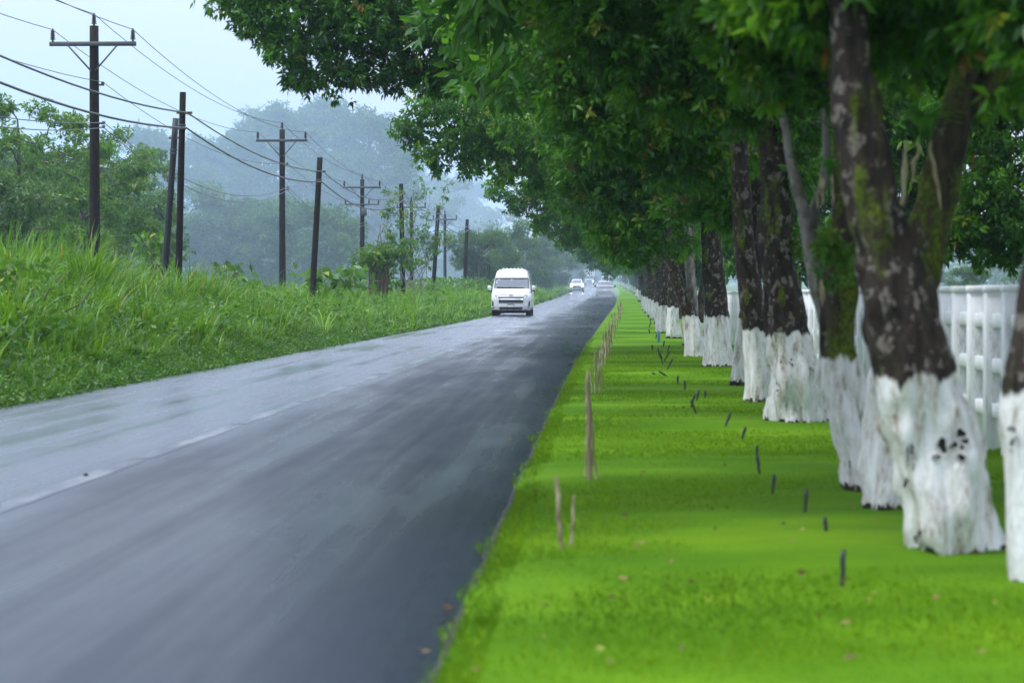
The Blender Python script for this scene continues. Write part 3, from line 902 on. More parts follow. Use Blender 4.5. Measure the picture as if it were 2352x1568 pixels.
bgp = {'round': [bg_tree(501, 9, 9, 'round'), bg_tree(502, 9, 10, 'round')],
       'loose': [bg_tree(511, 9, 8, 'loose'), bg_tree(512, 9, 9, 'loose')],
       'tall': [bg_tree(521, 16, 13, 'tall'), bg_tree(522, 16, 12, 'tall')]}
BGL = [  # picture x, top y, distance, kind, width factor, label
    (40, 225, 92, 'loose', 1.0, 'light green open-branched tree at the left edge, behind the tall grass'),
    (190, 285, 99, 'loose', 1.0, 'yellow-green sparse tree behind the first power pole with crossarm'),
    (290, 330, 125, 'loose', .9, 'sparse tree right of the first crossarm pole'),
    (95, 290, 109, 'round', 1.05, 'full rounded tree between the open-branched tree and first crossarm pole'),
    (235, 375, 121, 'round', 1.0, 'full rounded tree just right of the first crossarm pole'),
    (-90, 330, 83, 'round', 1.1, 'rounded tree mostly cut off by the left edge of the photo'),
    (110, 420, 108, 'round', 1.1, 'low rounded tree beneath the open-branched tree at the left edge'),
    (250, 470, 162, 'round', 1.2, 'low rounded bushy tree behind the first crossarm pole'),
    (340, 300, 228, 'tall', 1.0, 'hazy tall tree left of the pair of leaning poles'),
    (460, 310, 247, 'tall', 1.0, 'hazy tall tree just right of the pair of leaning poles'),
    (560, 305, 240, 'tall', .95, 'hazy tall tree left of the second crossarm pole'),
    (430, 470, 182, 'round', 1.1, 'rounded tree behind the pair of leaning poles'),
    (530, 415, 179, 'round', 1.1, 'broad rounded tree between the leaning pair and second crossarm pole'),
    (640, 420, 185, 'round', 1.15, 'broad rounded tree directly behind the second crossarm pole'),
    (745, 455, 195, 'round', 1.0, 'broad rounded tree behind the leaning short pole'),
    (630, 240, 248, 'tall', 1.0, 'very tall misty tree rising above the second crossarm pole'),
    (740, 235, 265, 'tall', 1.15, 'very tall misty tree rising between second and third crossarm poles'),
    (850, 250, 260, 'tall', 1.1, 'very tall misty tree rising above the third crossarm pole'),
    (930, 330, 330, 'tall', 1.1, 'faint misty tree behind the vine-covered pole'),
    (1020, 400, 396, 'tall', 1.1, 'faint misty tree in the gap above the short poles'),
    (1090, 420, 420, 'tall', 1.1, 'faintest misty tree in the sky gap left of the overhanging canopy'),
    (1100, 505, 215, 'round', .9, 'rounded roadside tree behind the white van, left one'),
    (1170, 500, 235, 'round', 1.0, 'rounded roadside tree directly above the white van'),
    (1225, 520, 265, 'round', 1.0, 'rounded roadside tree right of the white van'),
    (1265, 545, 300, 'round', 1.0, 'misty roadside tree left of the oncoming car with headlights'),
    (1285, 560, 350, 'round', 1.0, 'misty tree above the oncoming car with headlights'),
    (1290, 560, 420, 'tall', .8, 'misty tree leaning over the far road, behind the oncoming car'),
    (1335, 585, 745, 'tall', 1.2, 'faint blue tree closing the end of the road, left of the truck'),
    (1368, 588, 760, 'tall', 1.2, 'faint blue tree closing the end of the road, above the truck'),
    (1405, 590, 740, 'tall', 1.2, 'faint blue tree closing the end of the road, right of the truck'),
    (1310, 570, 540, 'round', 1.6, 'misty tree on the left verge, abreast of the truck'),
    (880, 520, 260, 'round', 1.0, 'bushy misty tree behind the vine-covered stump'),
    (960, 560, 299, 'round', 1.0, 'low misty tree between the vine-covered pole and next short pole'),
    (2230, 600, 190, 'round', 1.0, 'pale misty tree across the field, seen over the white fence'),
    (2330, 610, 230, 'loose', 1.0, 'pale sparse tree across the field at the right edge'),
    (2150, 610, 260, 'round', 1.0, 'pale misty tree across the field beside the leaning near trunk'),
]
used = {}
for j, (px, ty, Y, kind, wf, lab) in enumerate(BGL):
    vi = j % 2
    pr = bgp[kind][vi]
    p = P(px, ty, Y)
    gz = float(ground_z(p[0], Y))
    h0 = 16 if kind == 'tall' else 9
    s = (p[2] - gz) / h0
    if (kind, vi) in used:
        o = copy_tree(pr)
    else:
        o = pr; used[(kind, vi)] = 1
    o.location = (p[0], Y, gz)
    o.scale = (s * wf, s * wf, s)
    o.rotation_euler = (0, 0, rg.uniform(0, 6.28))
    o['label'] = lab

# far-off wood: one mass closing the view
V, Fc, T, off = [], [], [], 0
rw = np.random.default_rng(77)
lob = []
for _ in range(240):
    Y = rw.uniform(300, 620); X = float(xc(Y)) - rw.uniform(9, 150) if rw.random() < .8 else float(xc(Y)) + rw.uniform(30, 150)
    r = rw.uniform(3, 5.5)
    lob.append((X, Y, float(zr(Y)) + rw.uniform(1, 7), r, r, r * .85, .9))
for _ in range(40):
    Y = rw.uniform(745, 800); r = rw.uniform(3, 5)
    lob.append((rw.uniform(-9, 50), Y, float(zr(Y)) + rw.uniform(1, 9), r, r, r * .85, .9))
v, f, t = lobe_leaves(lob, rw, 2.2, per=8)
tag(build('distant_wood', v, f, M['leaf_bg'], tint=t), 'distant misty woodland fading into haze on both sides of the road', 'woodland', kind='stuff')


# ------------------------------------------------------------------ verge plants on the left
def blades(base, h, az, bend, width, rng, tint, segs=3):
    n = len(base)
    up = np.array([0, 0, 1.0])
    dirv = np.stack([np.cos(az), np.sin(az), 0 * az], 1)
    side = np.stack([-np.sin(az), np.cos(az), 0 * az], 1)
    rows = []
    for k in range(segs + 1):
        t = k / segs
        c = base + up * (h * (t - bend * .55 * t ** 2.6))[:, None] + dirv * (h * bend * (.15 * t + .75 * t * t))[:, None]
        if k == segs:
            rows.append(c[:, None])
        else:
            w = (width * (1 - t) ** .6 * (.6 + .4 * min(1, t * 4 + .3)))[:, None] * .5
            rows.append(np.stack([c - side * w, c + side * w], 1))
    v = np.concatenate(rows, 1)
    nv = v.shape[1]
    i = np.arange(n)[:, None] * nv
    fs = []
    for k in range(segs - 1):
        fs.append(i + [2 * k, 2 * k + 1, 2 * k + 3, 2 * k + 2])
    tri = i + [2 * segs - 2, 2 * segs - 1, 2 * segs]
    return v.reshape(-1, 3), [np.concatenate(fs), tri], np.repeat(tint, nv)


def scatter(n, u0, u1, y0, y1, rng, pw=1.0):
    u = rng.uniform(u0, u1, n)
    Y = y0 + (y1 - y0) * rng.random(n) ** pw
    X = xc(Y) + u
    return u, X, Y, ground_z(X, Y) - .02


class Bag:
    def __init__(s): s.v, s.q, s.t, s.c, s.n = [], [], [], [], 0

    def add(s, v, fs, tint):
        for f in (fs if isinstance(fs, list) else [fs]):
            (s.q if f.shape[1] == 4 else s.t).append(f + s.n)
        s.v.append(v); s.c.append(tint); s.n += len(v)

    def build(s, name, mat):
        f = []
        if s.q: f.append(np.concatenate(s.q))
        if s.t: f.append(np.concatenate(s.t))
        return build(name, np.concatenate(s.v), f, mat, tint=np.concatenate(s.c))


rv = np.random.default_rng(31)
bag = Bag()
for (n, u0, u1, y0, y1, h0, h1, w) in [
        (16000, -4.4, -2.9, 16, 70, .14, .34, .022),
        (26000, -6.6, -3.4, 16, 70, .28, .62, .032),
        (16000, -10.5, -6, 20, 70, .5, 1.0, .038),
        (9000, -4.4, -2.9, 70, 150, .15, .40, .04),
        (18000, -7, -3.6, 70, 150, .35, .75, .05),
        (10000, -12, -7, 70, 150, .5, 1.0, .06),
        (9000, -7, -3.0, 150, 330, .3, .8, .10),
        (5000, -12, -7, 150, 330, .5, 1.1, .12)]:
    per = 16 if h0 > .13 else 10
    nt_ = n // per
    u, X, Y, Z = scatter(nt_, u0, u1, y0, y1, rv, 1.25)
    clump = .5 + .5 * nz(X, Y, .7, 3.0)
    th_ = rv.uniform(h0, h1, nt_) * (.6 + .8 * clump) * np.where(rv.random(nt_) < .14, 1.85, 1.0)
    tc = np.clip(.12 + .62 * clump + .24 * rv.normal(size=nt_), 0, .93)
    sp = np.repeat(np.arange(nt_), per); m_ = len(sp)
    az = rv.uniform(0, 6.28, m_); q = rv.random(m_) * (.10 if h0 < .2 else .16)
    b0 = np.stack([X[sp] + np.cos(az) * q, Y[sp] + np.sin(az) * q, Z[sp]], 1)
    t = np.clip(tc[sp] + .10 * rv.normal(size=m_), 0, .955)
    dr = rv.random(m_) < .012
    t[dr] = rv.uniform(.96, 1, dr.sum())
    v, f, tt = blades(b0, th_[sp] * rv.uniform(.55, 1.2, m_), az + rv.normal(size=m_) * .5, rv.uniform(.25, 1.3, m_), w * rv.uniform(.6, 1.4, m_), rv, t, segs=4 if y1 < 100 else 3)
    bag.add(v, f, tt)
tag(bag.build('verge_grass', M['grass']), 'lush uneven grass covering the left road bank', 'grass', kind='stuff')

# tall cane-like grass on the bank at far left: tussocks of long arching blades
bag = Bag()
for (px, yb, Y, n, h) in [(10, 640, 40, 170, 1.35), (60, 640, 42, 170, 1.4), (110, 650, 43, 170, 1.35), (165, 650, 44, 190, 1.45), (205, 650, 43, 200, 1.4), (30, 680, 36, 150, 1.15), (250, 660, 46, 140, 1.2),
                          (300, 665, 48, 140, 1.15), (345, 670, 50, 140, 1.1), (395, 670, 51, 120, 1.2), (440, 670, 53, 140, 1.25), (480, 675, 54, 120, 1.1), (130, 690, 36, 140, 1.0), (230, 700, 38, 130, .9), (-20, 630, 41, 150, 1.4),
                          (520, 690, 56, 100, .9), (80, 720, 36, 120, .9), (30, 760, 31, 130, .8), (150, 760, 33, 110, .7), (330, 750, 39, 110, .65), (440, 750, 41, 110, .6), (560, 725, 51, 110, .6), (620, 735, 53, 110, .55)]:
    p = P(px, yb, Y)
    gz = float(ground_z(p[0], Y))
    a = rv.uniform(0, 6.28, n); q = rv.random(n) ** .6 * .38
    b0 = np.stack([p[0] + np.cos(a) * q, Y + np.sin(a) * q * 1.6, np.full(n, gz)], 1)
    t = np.clip(.45 + .2 * rv.normal(size=n), 0, .955)
    dr = rv.random(n) < .05
    t[dr] = rv.uniform(.96, 1, dr.sum())
    v, f, tt = blades(b0, 1.2 * h * rv.uniform(.6, 1.15, n), a + rv.normal(size=n) * .5, rv.uniform(.15, .9, n), rv.uniform(.022, .05, n), rv, t, segs=6)
    bag.add(v, f, tt)
for _ in range(90):
    Y = 24 + 80 * rv.random() ** 1.4; u0 = rv.uniform(-7.5, -3.3); X = float(xc(Y)) + u0; n = int(rv.uniform(30, 70)); h = rv.uniform(.4, .8) * (1 if u0 < -4 else .7)
    a = rv.uniform(0, 6.28, n); q = rv.random(n) ** .6 * .2
    b0 = np.stack([X + np.cos(a) * q, Y + np.sin(a) * q, np.full(n, float(ground_z(X, Y)))], 1)
    t = np.clip(rv.uniform(.05, .8) + .08 * rv.normal(size=n), 0, .955)
    v, f, tt = blades(b0, h * rv.uniform(.6, 1.2, n), a + rv.normal(size=n) * .4, rv.uniform(.3, 1.2, n), rv.uniform(.025, .05, n), rv, t, segs=5)
    bag.add(v, f, tt)
tag(bag.build('cane_grass', M['grass']), 'tall arching cane grass on the bank below the power line', 'grass', kind='stuff')

# low broadleaf weeds along the road edge and through the bank
V, Fc, T, off = [], [], [], 0
for (n, u0, u1, y0, y1, hm, L) in [(3800, -3.6, -2.82, 18, 60, .16, .05), (1500, -8.5, -3.6, 18, 70, .5, .11), (1700, -4.2, -2.9, 60, 150, .16, .10), (1500, -10, -4.2, 70, 190, .5, .16)]:
    u, X, Y, Z = scatter(n, u0, u1, y0, y1, rv, 1.3)
    per = 11
    sp = np.repeat(np.arange(n), per)
    d = unit(n * per, rv); d[:, 2] = np.abs(d[:, 2]) * .6 + .1
    d /= np.linalg.norm(d, axis=1, keepdims=True)
    c = np.stack([X, Y, Z], 1)[sp] + np.stack([rv.normal(size=n * per) * .10, rv.normal(size=n * per) * .12, rv.random(n * per) * hm], 1)
    t = np.clip(.45 + .25 * rv.normal(size=n)[sp] + .1 * rv.normal(size=n * per), 0, 1)
    v, f, tt = leaves(c, d, L * rv.uniform(.7, 1.5, n * per), L * .6, rv, t)
    V.append(v); Fc.append(f + off); T.append(tt); off += len(v)
tag(build('verge_weeds', np.concatenate(V), np.concatenate(Fc), M['weed'], tint=np.concatenate(T)), 'small leafy weeds spilling along the left edge of the road', 'weeds', kind='stuff')

# feathery seed-heads standing over the bank
V, Fc, T, off = [], [], [], 0
n = 620
u, X, Y, Z = scatter(n, -8.5, -3.6, 34, 150, rv, 1.0)
hh = rv.uniform(.55, 1.0, n) + .25 * nz(X, Y, .5, 8)
per = 34
sp = np.repeat(np.arange(n), per)
tt_ = rv.uniform(.45, 1, n * per)
d = unit(n * per, rv); d[:, 2] = abs(d[:, 2]) * .7; d /= np.linalg.norm(d, axis=1, keepdims=True)
c = np.stack([X[sp], Y[sp], Z[sp] + hh[sp] * tt_], 1)
c[:, :2] += rv.normal(size=(n * per, 2)) * .015
v, f, t3 = leaves(c, d, .20 * (1.25 - tt_), .006 + .006 * (Y[sp] / 100), rv, np.clip(.75 + .1 * rv.normal(size=n * per), 0, .95))
tag(build('seed_heads', v, f, M['grass'], tint=t3), 'feathery grass seed heads misting over the left bank', 'grass', kind='stuff')

# short turf blades on the near lawn
n = 230000
Y = 5.5 + 42 * rv.random(n) ** 1.9
U = rv.uniform(2.9, 6.6, n)
U[:26000] = 2.80 + .14 * rv.random(26000)
X = xc(Y) + U
Z = zr(Y) + np.interp(U, [2.76, 2.86, 2.97, 3.3, 5, 7], [-.01, .03, .045, .052, .055, .045])
az = rv.uniform(0, 6.28, n); h = rv.uniform(.008, .024, n); w = rv.uniform(.004, .008, n) * (1 + Y / 25)
lean = rv.uniform(0, .9, n) * h
v = np.empty((n, 3, 3))
s = np.stack([np.cos(az), np.sin(az), 0 * az], 1) * w[:, None] * .5
b0 = np.stack([X, Y, Z], 1)
v[:, 0] = b0 - s; v[:, 1] = b0 + s
v[:, 2] = b0 + np.stack([-np.sin(az) * lean, np.cos(az) * lean, h], 1)
tl = np.clip(.5 + .5 * nz(U * .5, Y * .8, .9, 2.0) + .15 * rv.normal(size=n), 0, 1)  # blade colour repeats light and dark patches, painted shade bands included
tag(build('lawn_grass', v.reshape(-1, 3), np.arange(n * 3).reshape(-1, 3), M['lawn_blade'], tint=np.repeat(tl, 3)), 'closely mown bright green turf between road and trees', 'grass', kind='stuff')

n = 5000
Y = 6 + 55 * rv.random(n) ** 1.6
U = 2.80 + .14 * rv.random(n) + .10 * nz(0 * Y, Y, .5, 1.0) + .07 * nz(0 * Y, Y, 1.8, 5.0) - .02
b0 = np.stack([xc(Y) + U, Y, zr(Y) + .02 + .03 * (U > 2.85)], 1)
v, f, t3 = blades(b0, rv.uniform(.02, .055, n), rv.normal(size=n) * 1.1 + math.pi, rv.uniform(.5, 1.4, n), rv.uniform(.005, .010, n), rv, np.clip(.4 + .25 * rv.normal(size=n), 0, 1))
tag(build('edge_grass', v, f, M['lawn_blade'], tint=t3), 'ragged longer grass creeping over the right road edge', 'grass', kind='stuff')

# fallen leaves and crumbs along the right road edge and on the lawn
n = 420
Y = 7 + 70 * rv.random(n) ** 1.5
U = np.where(rv.random(n) < .03, 2.78 - .35 * rv.random(n) ** 2, rv.uniform(2.9, 6.2, n))
X = xc(Y) + U
Z = zr(Y) + np.where(U < 2.85, .022, np.interp(U, [2.85, 3.0, 3.3, 6.5], [.05, .07, .085, .09])) + .004
d = unit(n, rv); d[:, 2] *= .15; d /= np.linalg.norm(d, axis=1, keepdims=True)
v, f, t3 = leaves(np.stack([X, Y, Z], 1), d, rv.uniform(.015, .05, n), rv.uniform(.008, .022, n), rv, rv.random(n), droop=0)
tag(build('fallen_leaves', v, f, M['litter'], tint=t3), 'scattered fallen leaves and crumbs along the right road edge', 'leaves', kind='stuff')

# crumbs of gravel and broken asphalt along both road edges
n = 1700
Y = 6 + 90 * rv.random(n) ** 1.7
U = 2.86 - .30 * rv.random(n) ** 2
lf = rv.random(n) < .3
U[lf] = -2.80 + .25 * rv.random(lf.sum()) ** 2
b0 = np.stack([xc(Y) + U, Y, zr(Y) + .016 + .004 * rv.random(n)], 1)
r_ = rv.uniform(.002, .007, n)[:, None, None] * (1 + .6 * rv.random((n, 1, 1)))
oct_ = np.array([(1, 0, 0), (-1, 0, 0), (0, 1, 0), (0, -1, 0), (0, 0, .8), (0, 0, -.5)], float)
v = b0[:, None] + oct_[None] * r_ * rv.uniform(.6, 1.3, (n, 6, 1))
of = np.array([(0, 2, 4), (2, 1, 4), (1, 3, 4), (3, 0, 4), (2, 0, 5), (1, 2, 5), (3, 1, 5), (0, 3, 5)])
M['gravel'] = plain('wet_gravel', (.035, .034, .033), .45, var=.7, scale=40)
tag(build('edge_gravel', v.reshape(-1, 3), (np.arange(n)[:, None, None] * 6 + of[None]).reshape(-1, 3), M['gravel']), 'gravel and asphalt crumbs strewn along the road edges', 'gravel', kind='stuff')

# ------------------------------------------------------------------ power line on the left
TP = [(None, None, 20, -12.6), (216, 60, 61, None), (648, 298, 103, None), (832, 412, 139, None), (945, 462, 178, None), (1022, 492, 214, None), (1121, 532, 262, None), (1185, 562, 320, None)]
ATT = {k: [] for k in ('top', 'left', 'right', 'neutral', 'low', 'low2')}


def insulator(parent, x, y, z, s=1.0):
    mb = MB()
    pr = [(.0, -.02), (.03, -.02), (.03, .03), (.018, .04)]
    zc = .05
    for k in range(5):
        pr += [(.07 - .004 * k, zc), (.075 - .004 * k, zc + .012), (.03, zc + .035)]; zc += .05
    pr += [(.02, zc + .03), (0, zc + .03)]
    mb.lathe(np.array(pr) * s, (x, y, z), 10)
    mb.build('insulator', M['insul'], parent, smooth=False)


def crossarm_pole(loc, H, label, lean=0.0):
    root = tag(empty('crossarm_pole', loc), label, 'utility pole', 'crossarm poles of the power line')
    mb = MB(); n = 12
    z = np.linspace(-.6, H, n)
    mb.tube(np.stack([lean * z / H, 0 * z, z], 1), np.linspace(.15, .115, n), 12, .03, int(H * 10)); mb.build('pole', M['pole'], root, smooth=True)
    za = H - .47
    mb = MB(); mb.box((lean, -.16, za), (2.2, .09, .11)); mb.build('crossarm', M['galv'], root)
    for s in (-1, 1):
        mb = MB(); mb.tube(curve_pts((lean + s * .62, -.20, za - .05), (lean + s * .05, -.15, za - .68), 2), .022, 6); mb.build('brace', M['galv'], root)
    for s in (-1, 1): insulator(root, lean + s * 1.02, -.16, za + .06)
    insulator(root, lean, 0, H)
    mb = MB(); mb.box((lean + .14, 0, za - 1.02), (.22, .05, .05)); mb.lathe([(0, 0), (.04, 0), (.045, .03), (.03, .06), (0, .07)], (lean + .22, 0, za - 1.0)); mb.build('bracket', M['galv'], root)
    mb = MB()
    for dz in (-2.0, -2.1): mb.box((lean + .1, -.02, za + dz), (.32, .06, .035)); mb.lathe([(0, -.03), (.04, -.03), (.045, 0), (.04, .03), (0, .03)], (lean + .24, -.02, za + dz + .03))
    mb.build('wire_rack', M['galv'], root)
    L = np.array(loc)
    ATT['top'].append(L + (lean, 0, H + .30)); ATT['left'].append(L + (lean - 1.02, -.16, za + .36)); ATT['right'].append(L + (lean + 1.02, -.16, za + .36))
    ATT['neutral'].append(L + (lean + .22, 0, za - .95)); ATT['low'].append(L + (lean + .24, -.02, za - 1.97)); ATT['low2'].append(L + (lean + .24, -.02, za - 2.1))
    return root


TL = ['crossarm power pole beside the camera, outside the left edge of the photo', 'nearest crossarm power pole, tallest against the white sky', 'second crossarm power pole, between the leaning pair and leaning single pole',
      'third crossarm power pole with a box below its arm', 'fourth crossarm power pole, hazy behind the vine-covered pole', 'fifth crossarm power pole, hazy between two short poles',
      'sixth crossarm power pole, faint in front of the roadside trees', 'last and faintest crossarm power pole, above the white van']
for (px, ty, Y, X), lab in zip(TP, TL):
    if px is None:
        loc = (X, Y, .3); H = 8.0
    else:
        p = P(px, ty, Y); gz = float(ground_z(p[0], Y)); loc = (p[0], Y, gz); H = p[2] - gz
    o = crossarm_pole(loc, H, lab)
    if 'third' in lab:
        mb = MB(); mb.box((.12, -.22, H - 1.9), (.32, .26, .42)); mb.build('control_box', M['galv'], o)
        mb = MB(); mb.box((.0, -.16, H - 1.45), (2.0, .08, .07)); mb.build('crossarm', M['galv'], o)
        for s in (-.95, .4, .95): insulator(o, s, -.16, H - 1.41, .8)


def wire(name, pts, r, sag, mat, label, twist=0):
    mb = MB()
    P_ = []
    for a, b_ in zip(pts[:-1], pts[1:]):
        n = 18
        t = np.linspace(0, 1, n, endpoint=False)[:, None]
        c = a * (1 - t) + b_ * t
        L = np.linalg.norm(b_ - a)
        c[:, 2] -= sag * (L / 40) ** 2 * 4 * (t * (1 - t))[:, 0]
        P_.append(c)
    P_.append(pts[-1][None])
    mb.tube(np.concatenate(P_), r, 5, cap=False)
    tag(mb.build(name, mat, smooth=True), label, 'wire', 'overhead wires')


wire('power_wire', ATT['top'], .010, .55, M['wire'], 'middle top wire running over the crossarm pole tips')
wire('power_wire', ATT['left'], .010, .55, M['wire'], 'outer left wire on the crossarm ends')
wire('power_wire', ATT['right'], .010, .55, M['wire'], 'right hand wire on the crossarm ends, nearest the road')
wire('power_wire', ATT['neutral'], .009, .6, M['wire'], 'single wire held by the small bracket below the crossarms')
wire('power_wire', ATT['low'], .012, .9, M['cable'], 'upper of the two pale slack wires low on the crossarm poles')
wire('power_wire', ATT['low2'], .012, 1.0, M['cable'], 'lower of the two pale slack wires low on the crossarm poles')

SP = [  # top x,y ; foot x,y ; distance ; width px ; label
    (None, None, None, None, 22, None, 'short pole beside the camera, outside the left edge of the photo'),
    (420, 212, 408, 712, 52.6, 15.5, 'nearest short brown pole, upright one of the crossed pair'),
    (735, 362, 719, 650, 78, 13.5, 'single short dark pole leaning right, left of the vine-covered stump'),
    (921, 422, 926, 685, 113, 10.5, 'short dark pole with vines and twigs beside it'),
    (1007, 472, 993, 700, 139, 9, 'short leaning pole with dangling vines, right of the vine-covered pole'),
    (1073, 504, 1066, 690, 168, 8, 'short straight pole closest to the left of the van'),
    (1123, 552, 1122, 690, 214, 7, 'faint short pole half hidden in trees behind the van'),
]
tele = {'a': [], 'b': []}


def short_pole(top, foot, r, label, mat='pole', group='short poles of the cable line'):
    root = tag(empty('short_pole', foot), label, 'utility pole', group)
    t = np.asarray(top) - np.asarray(foot)
    k = np.linspace(-.1, 1, 12)[:, None]
    mb = MB(); mb.tube(t * k, np.linspace(r * 1.1, r * .95, 12), 12, .05, int(abs(foot[1]))); mb.build('pole', M[mat], root, smooth=True)
    h = np.linalg.norm(t)
    mb = MB()
    for dz in (.72, .80):
        c = t * (1 - dz / h); mb.lathe([(r * 1.12, -.02), (r * 1.2, 0), (r * 1.12, .02)], c, 12)
    mb.build('band', M['galv'], root)
    c = t * (1 - .45 / h)
    mb = MB(); mb.box(c + (0.05, -.03, 0), (.34, .06, .05)); mb.build('bracket', M['rust'], root)
    return root


for (tx, ty, fx, fy, Y, w, lab) in SP:
    if tx is None:
        foot = np.array([-8.9, Y, .4]); top = foot + (0, 0, 5.2); r = .075
    else:
        top = P(tx, ty, Y); foot = P(fx, fy, Y)
        gz = float(ground_z(foot[0], Y)); d = top - foot
        foot = foot + d * ((gz - foot[2]) / d[2]); r = w * Y / F_PX / 2
    short_pole(top, foot, r, lab)
    d = (top - foot) / np.linalg.norm(top - foot)
    tele['a'].append(top - d * .45 + (.12, -.05, 0)); tele['b'].append(top - d * .78 + (.1, -.05, 0))
p1, p2 = P(404, 272, 55), P(374, 690, 55)
gz = float(ground_z(p2[0], 55)); d = p1 - p2; p2 = p2 + d * ((gz - p2[2]) / d[2])
short_pole(p1, p2, .075, 'leaning black pole of the crossed pair, left of the brown pole', 'pole_black')
wire('telephone_cable', tele['a'], .018, .75, M['cable'], 'upper thick slack cable strung along the short poles')
wire('telephone_cable', tele['b'], .022, .85, M['cable'], 'lower thick wrapped cable strung along the short poles')


# ------------------------------------------------------------------ plants with a shape of their own on the left bank
def leafy_plant(name, px, py_top, Y, n, L, label, spread=.5, mat='leaf_lime', stem=True, cat='plant', aspect=.6):
    p = P(px, py_top, Y); gz = float(ground_z(p[0], Y)); h = p[2] - gz
    rng = np.random.default_rng(int(px * 7 + Y))
    root = tag(empty(name, (p[0], Y, gz)), label, cat)
    if stem:
        mb = MB()
        for k in range(4):
            e = np.array([rng.normal() * spread * .5, rng.normal() * spread * .5, h * rng.uniform(.7, .98)])
            mb.tube(curve_pts((0, 0, -.05), e, 6, 0, .03, rng), np.linspace(.025, .008, 6), 5)
        mb.build('stem', M['bark'], root)
    z = h * (.25 + .72 * rng.random(n) ** .7)
    c = np.stack([rng.normal(size=n) * spread * .42, rng.normal(size=n) * spread * .42, z], 1)
    d = unit(n, rng); d[:, 2] = d[:, 2] * .5 + .05; d /= np.linalg.norm(d, axis=1, keepdims=True)
    v, f, t = leaves(c, d, L * rng.uniform(.6, 1.2, n), L * aspect, rng, np.clip(.5 + .25 * rng.normal(size=n), 0, 1), droop=.3)
    build('foliage', v, f, M[mat], root, tint=t)
    return root


leafy_plant('sapling', 350, 530, 57, 130, .22, 'leafy sapling with round leaves left of the crossed poles', .45)
leafy_plant('shrub', 515, 600, 64, 120, .22, 'dark small-leaved shrub right of the crossed poles', .7, 'leaf_bg')
leafy_plant('shrub', 20, 590, 34, 260, .16, 'broad-leaved shrub at the left edge among the cane grass', .8, 'leaf_lime')
leafy_plant('shrub', 70, 640, 33, 900, .07, 'ferny light green shrub in front of the cane grass', .9, 'leaf_lime', aspect=.35)
leafy_plant('broad_leaf_plant', 760, 612, 80, 120, .45, 'large-leaved plant right of the leaning short pole', 1.3, 'leaf_lime', aspect=.75)
leafy_plant('broad_leaf_plant', 545, 640, 66, 60, .35, 'pair of large upright leaves beside a rotting stump', .8, 'leaf_lime', aspect=.6)
leafy_plant('shrub', 960, 640, 125, 360, .24, 'rounded yellow-green shrub right of the vine-covered stump', 2.2, 'leaf_lime')
leafy_plant('shrub', 1035, 635, 150, 380, .26, 'rounded yellow-green shrub left of the van', 2.4, 'leaf_lime')
leafy_plant('shrub', 1100, 640, 165, 300, .26, 'darker rounded shrub just left of the van', 2.0, 'leaf_bg')
leafy_plant('shrub', 600, 655, 74, 200, .2, 'low creeping shrub left of the second crossarm pole', 1.4, 'leaf_lime')

# vine-covered stump
Y = 98.0
p = P(865, 555, Y); gz = float(ground_z(p[0], Y)); h = p[2] - gz
root = tag(empty('vine_covered_stump', (p[0], Y, gz)), 'dead stump smothered in leafy vines, left of the vine-covered pole', 'tree stump')
rng = np.random.default_rng(88)
mb = MB(); trunk_mesh(mb, np.array([(0, 0, -.2, .45), (.05, 0, .5, .36), (.2, 0, 1.2, .3), (.3, 0, h * .9, .16)]), 88, .3, 14, 16, .3); mb.build('trunk', M['stump'], root, smooth=True)
for k in range(9):
    a = rng.uniform(-.7, .7); mb = MB()
    mb.tube(curve_pts((a, -.4, rng.uniform(.0, .3)), (a * .4 + .3, -.1, h * rng.uniform(.8, 1.3)), 9, .1, .06, rng), np.linspace(.03, .012, 9), 5); mb.build('vine', M['rust'] if k % 4 == 0 else M['bark'], root)
lob = [(rng.normal() * .55 + .1, rng.normal() * .4, h * rng.uniform(.35, .95), .42, .42, .4, .2) for _ in range(12)]
v, f, t = lobe_leaves(lob, rng, 2.0, tint_shift=.12); build('foliage', v, f, M['leaf_lime'], root, tint=t)

# sparse vine thicket climbing beside the third short pole
Y = 110.0
p = P(945, 680, Y); gz = float(ground_z(p[0], Y))
root = tag(empty('climbing_vine', (p[0], Y, gz)), 'sparse leafy vine and bare twigs reaching up around the short pole', 'vine')
rng = np.random.default_rng(89)
lob = []
for k in range(15):
    e = P(rng.uniform(880, 1040), rng.uniform(415, 560), Y) - np.array([p[0], Y, gz])
    mb = MB(); pts = curve_pts((rng.normal() * .5 - .2, rng.normal() * .3, 0), e, 10, .25, .10, rng)
    mb.tube(pts, np.linspace(.022, .006, 10), 4); mb.build('twig', M['bark_pale'], root)
    for q in (5, 6, 7, 8, 9):
        if rng.random() < .75: lob.append((*pts[q], .26, .26, .22, .15))
v, f, t = lobe_leaves(lob, rng, .7, tint_shift=.2); build('foliage', v, f, M['leaf_lime'], root, tint=t)

# rotting stump near the crossed poles
p = P(535, 625, 68); gz = float(ground_z(p[0], 68))
mb = MB(); hh = p[2] - gz
trunk_mesh(mb, np.array([(0, 0, -.1, .22), (0, 0, hh * .5, .17), (.03, 0, hh, .11)]), 90, .4, 14, 12, .35)
o = mb.build('rotting_stump', M['stump'], smooth=True, loc=(p[0], 68, gz))
tag(o, 'small rotting stump among the grass right of the crossed poles', 'tree stump')

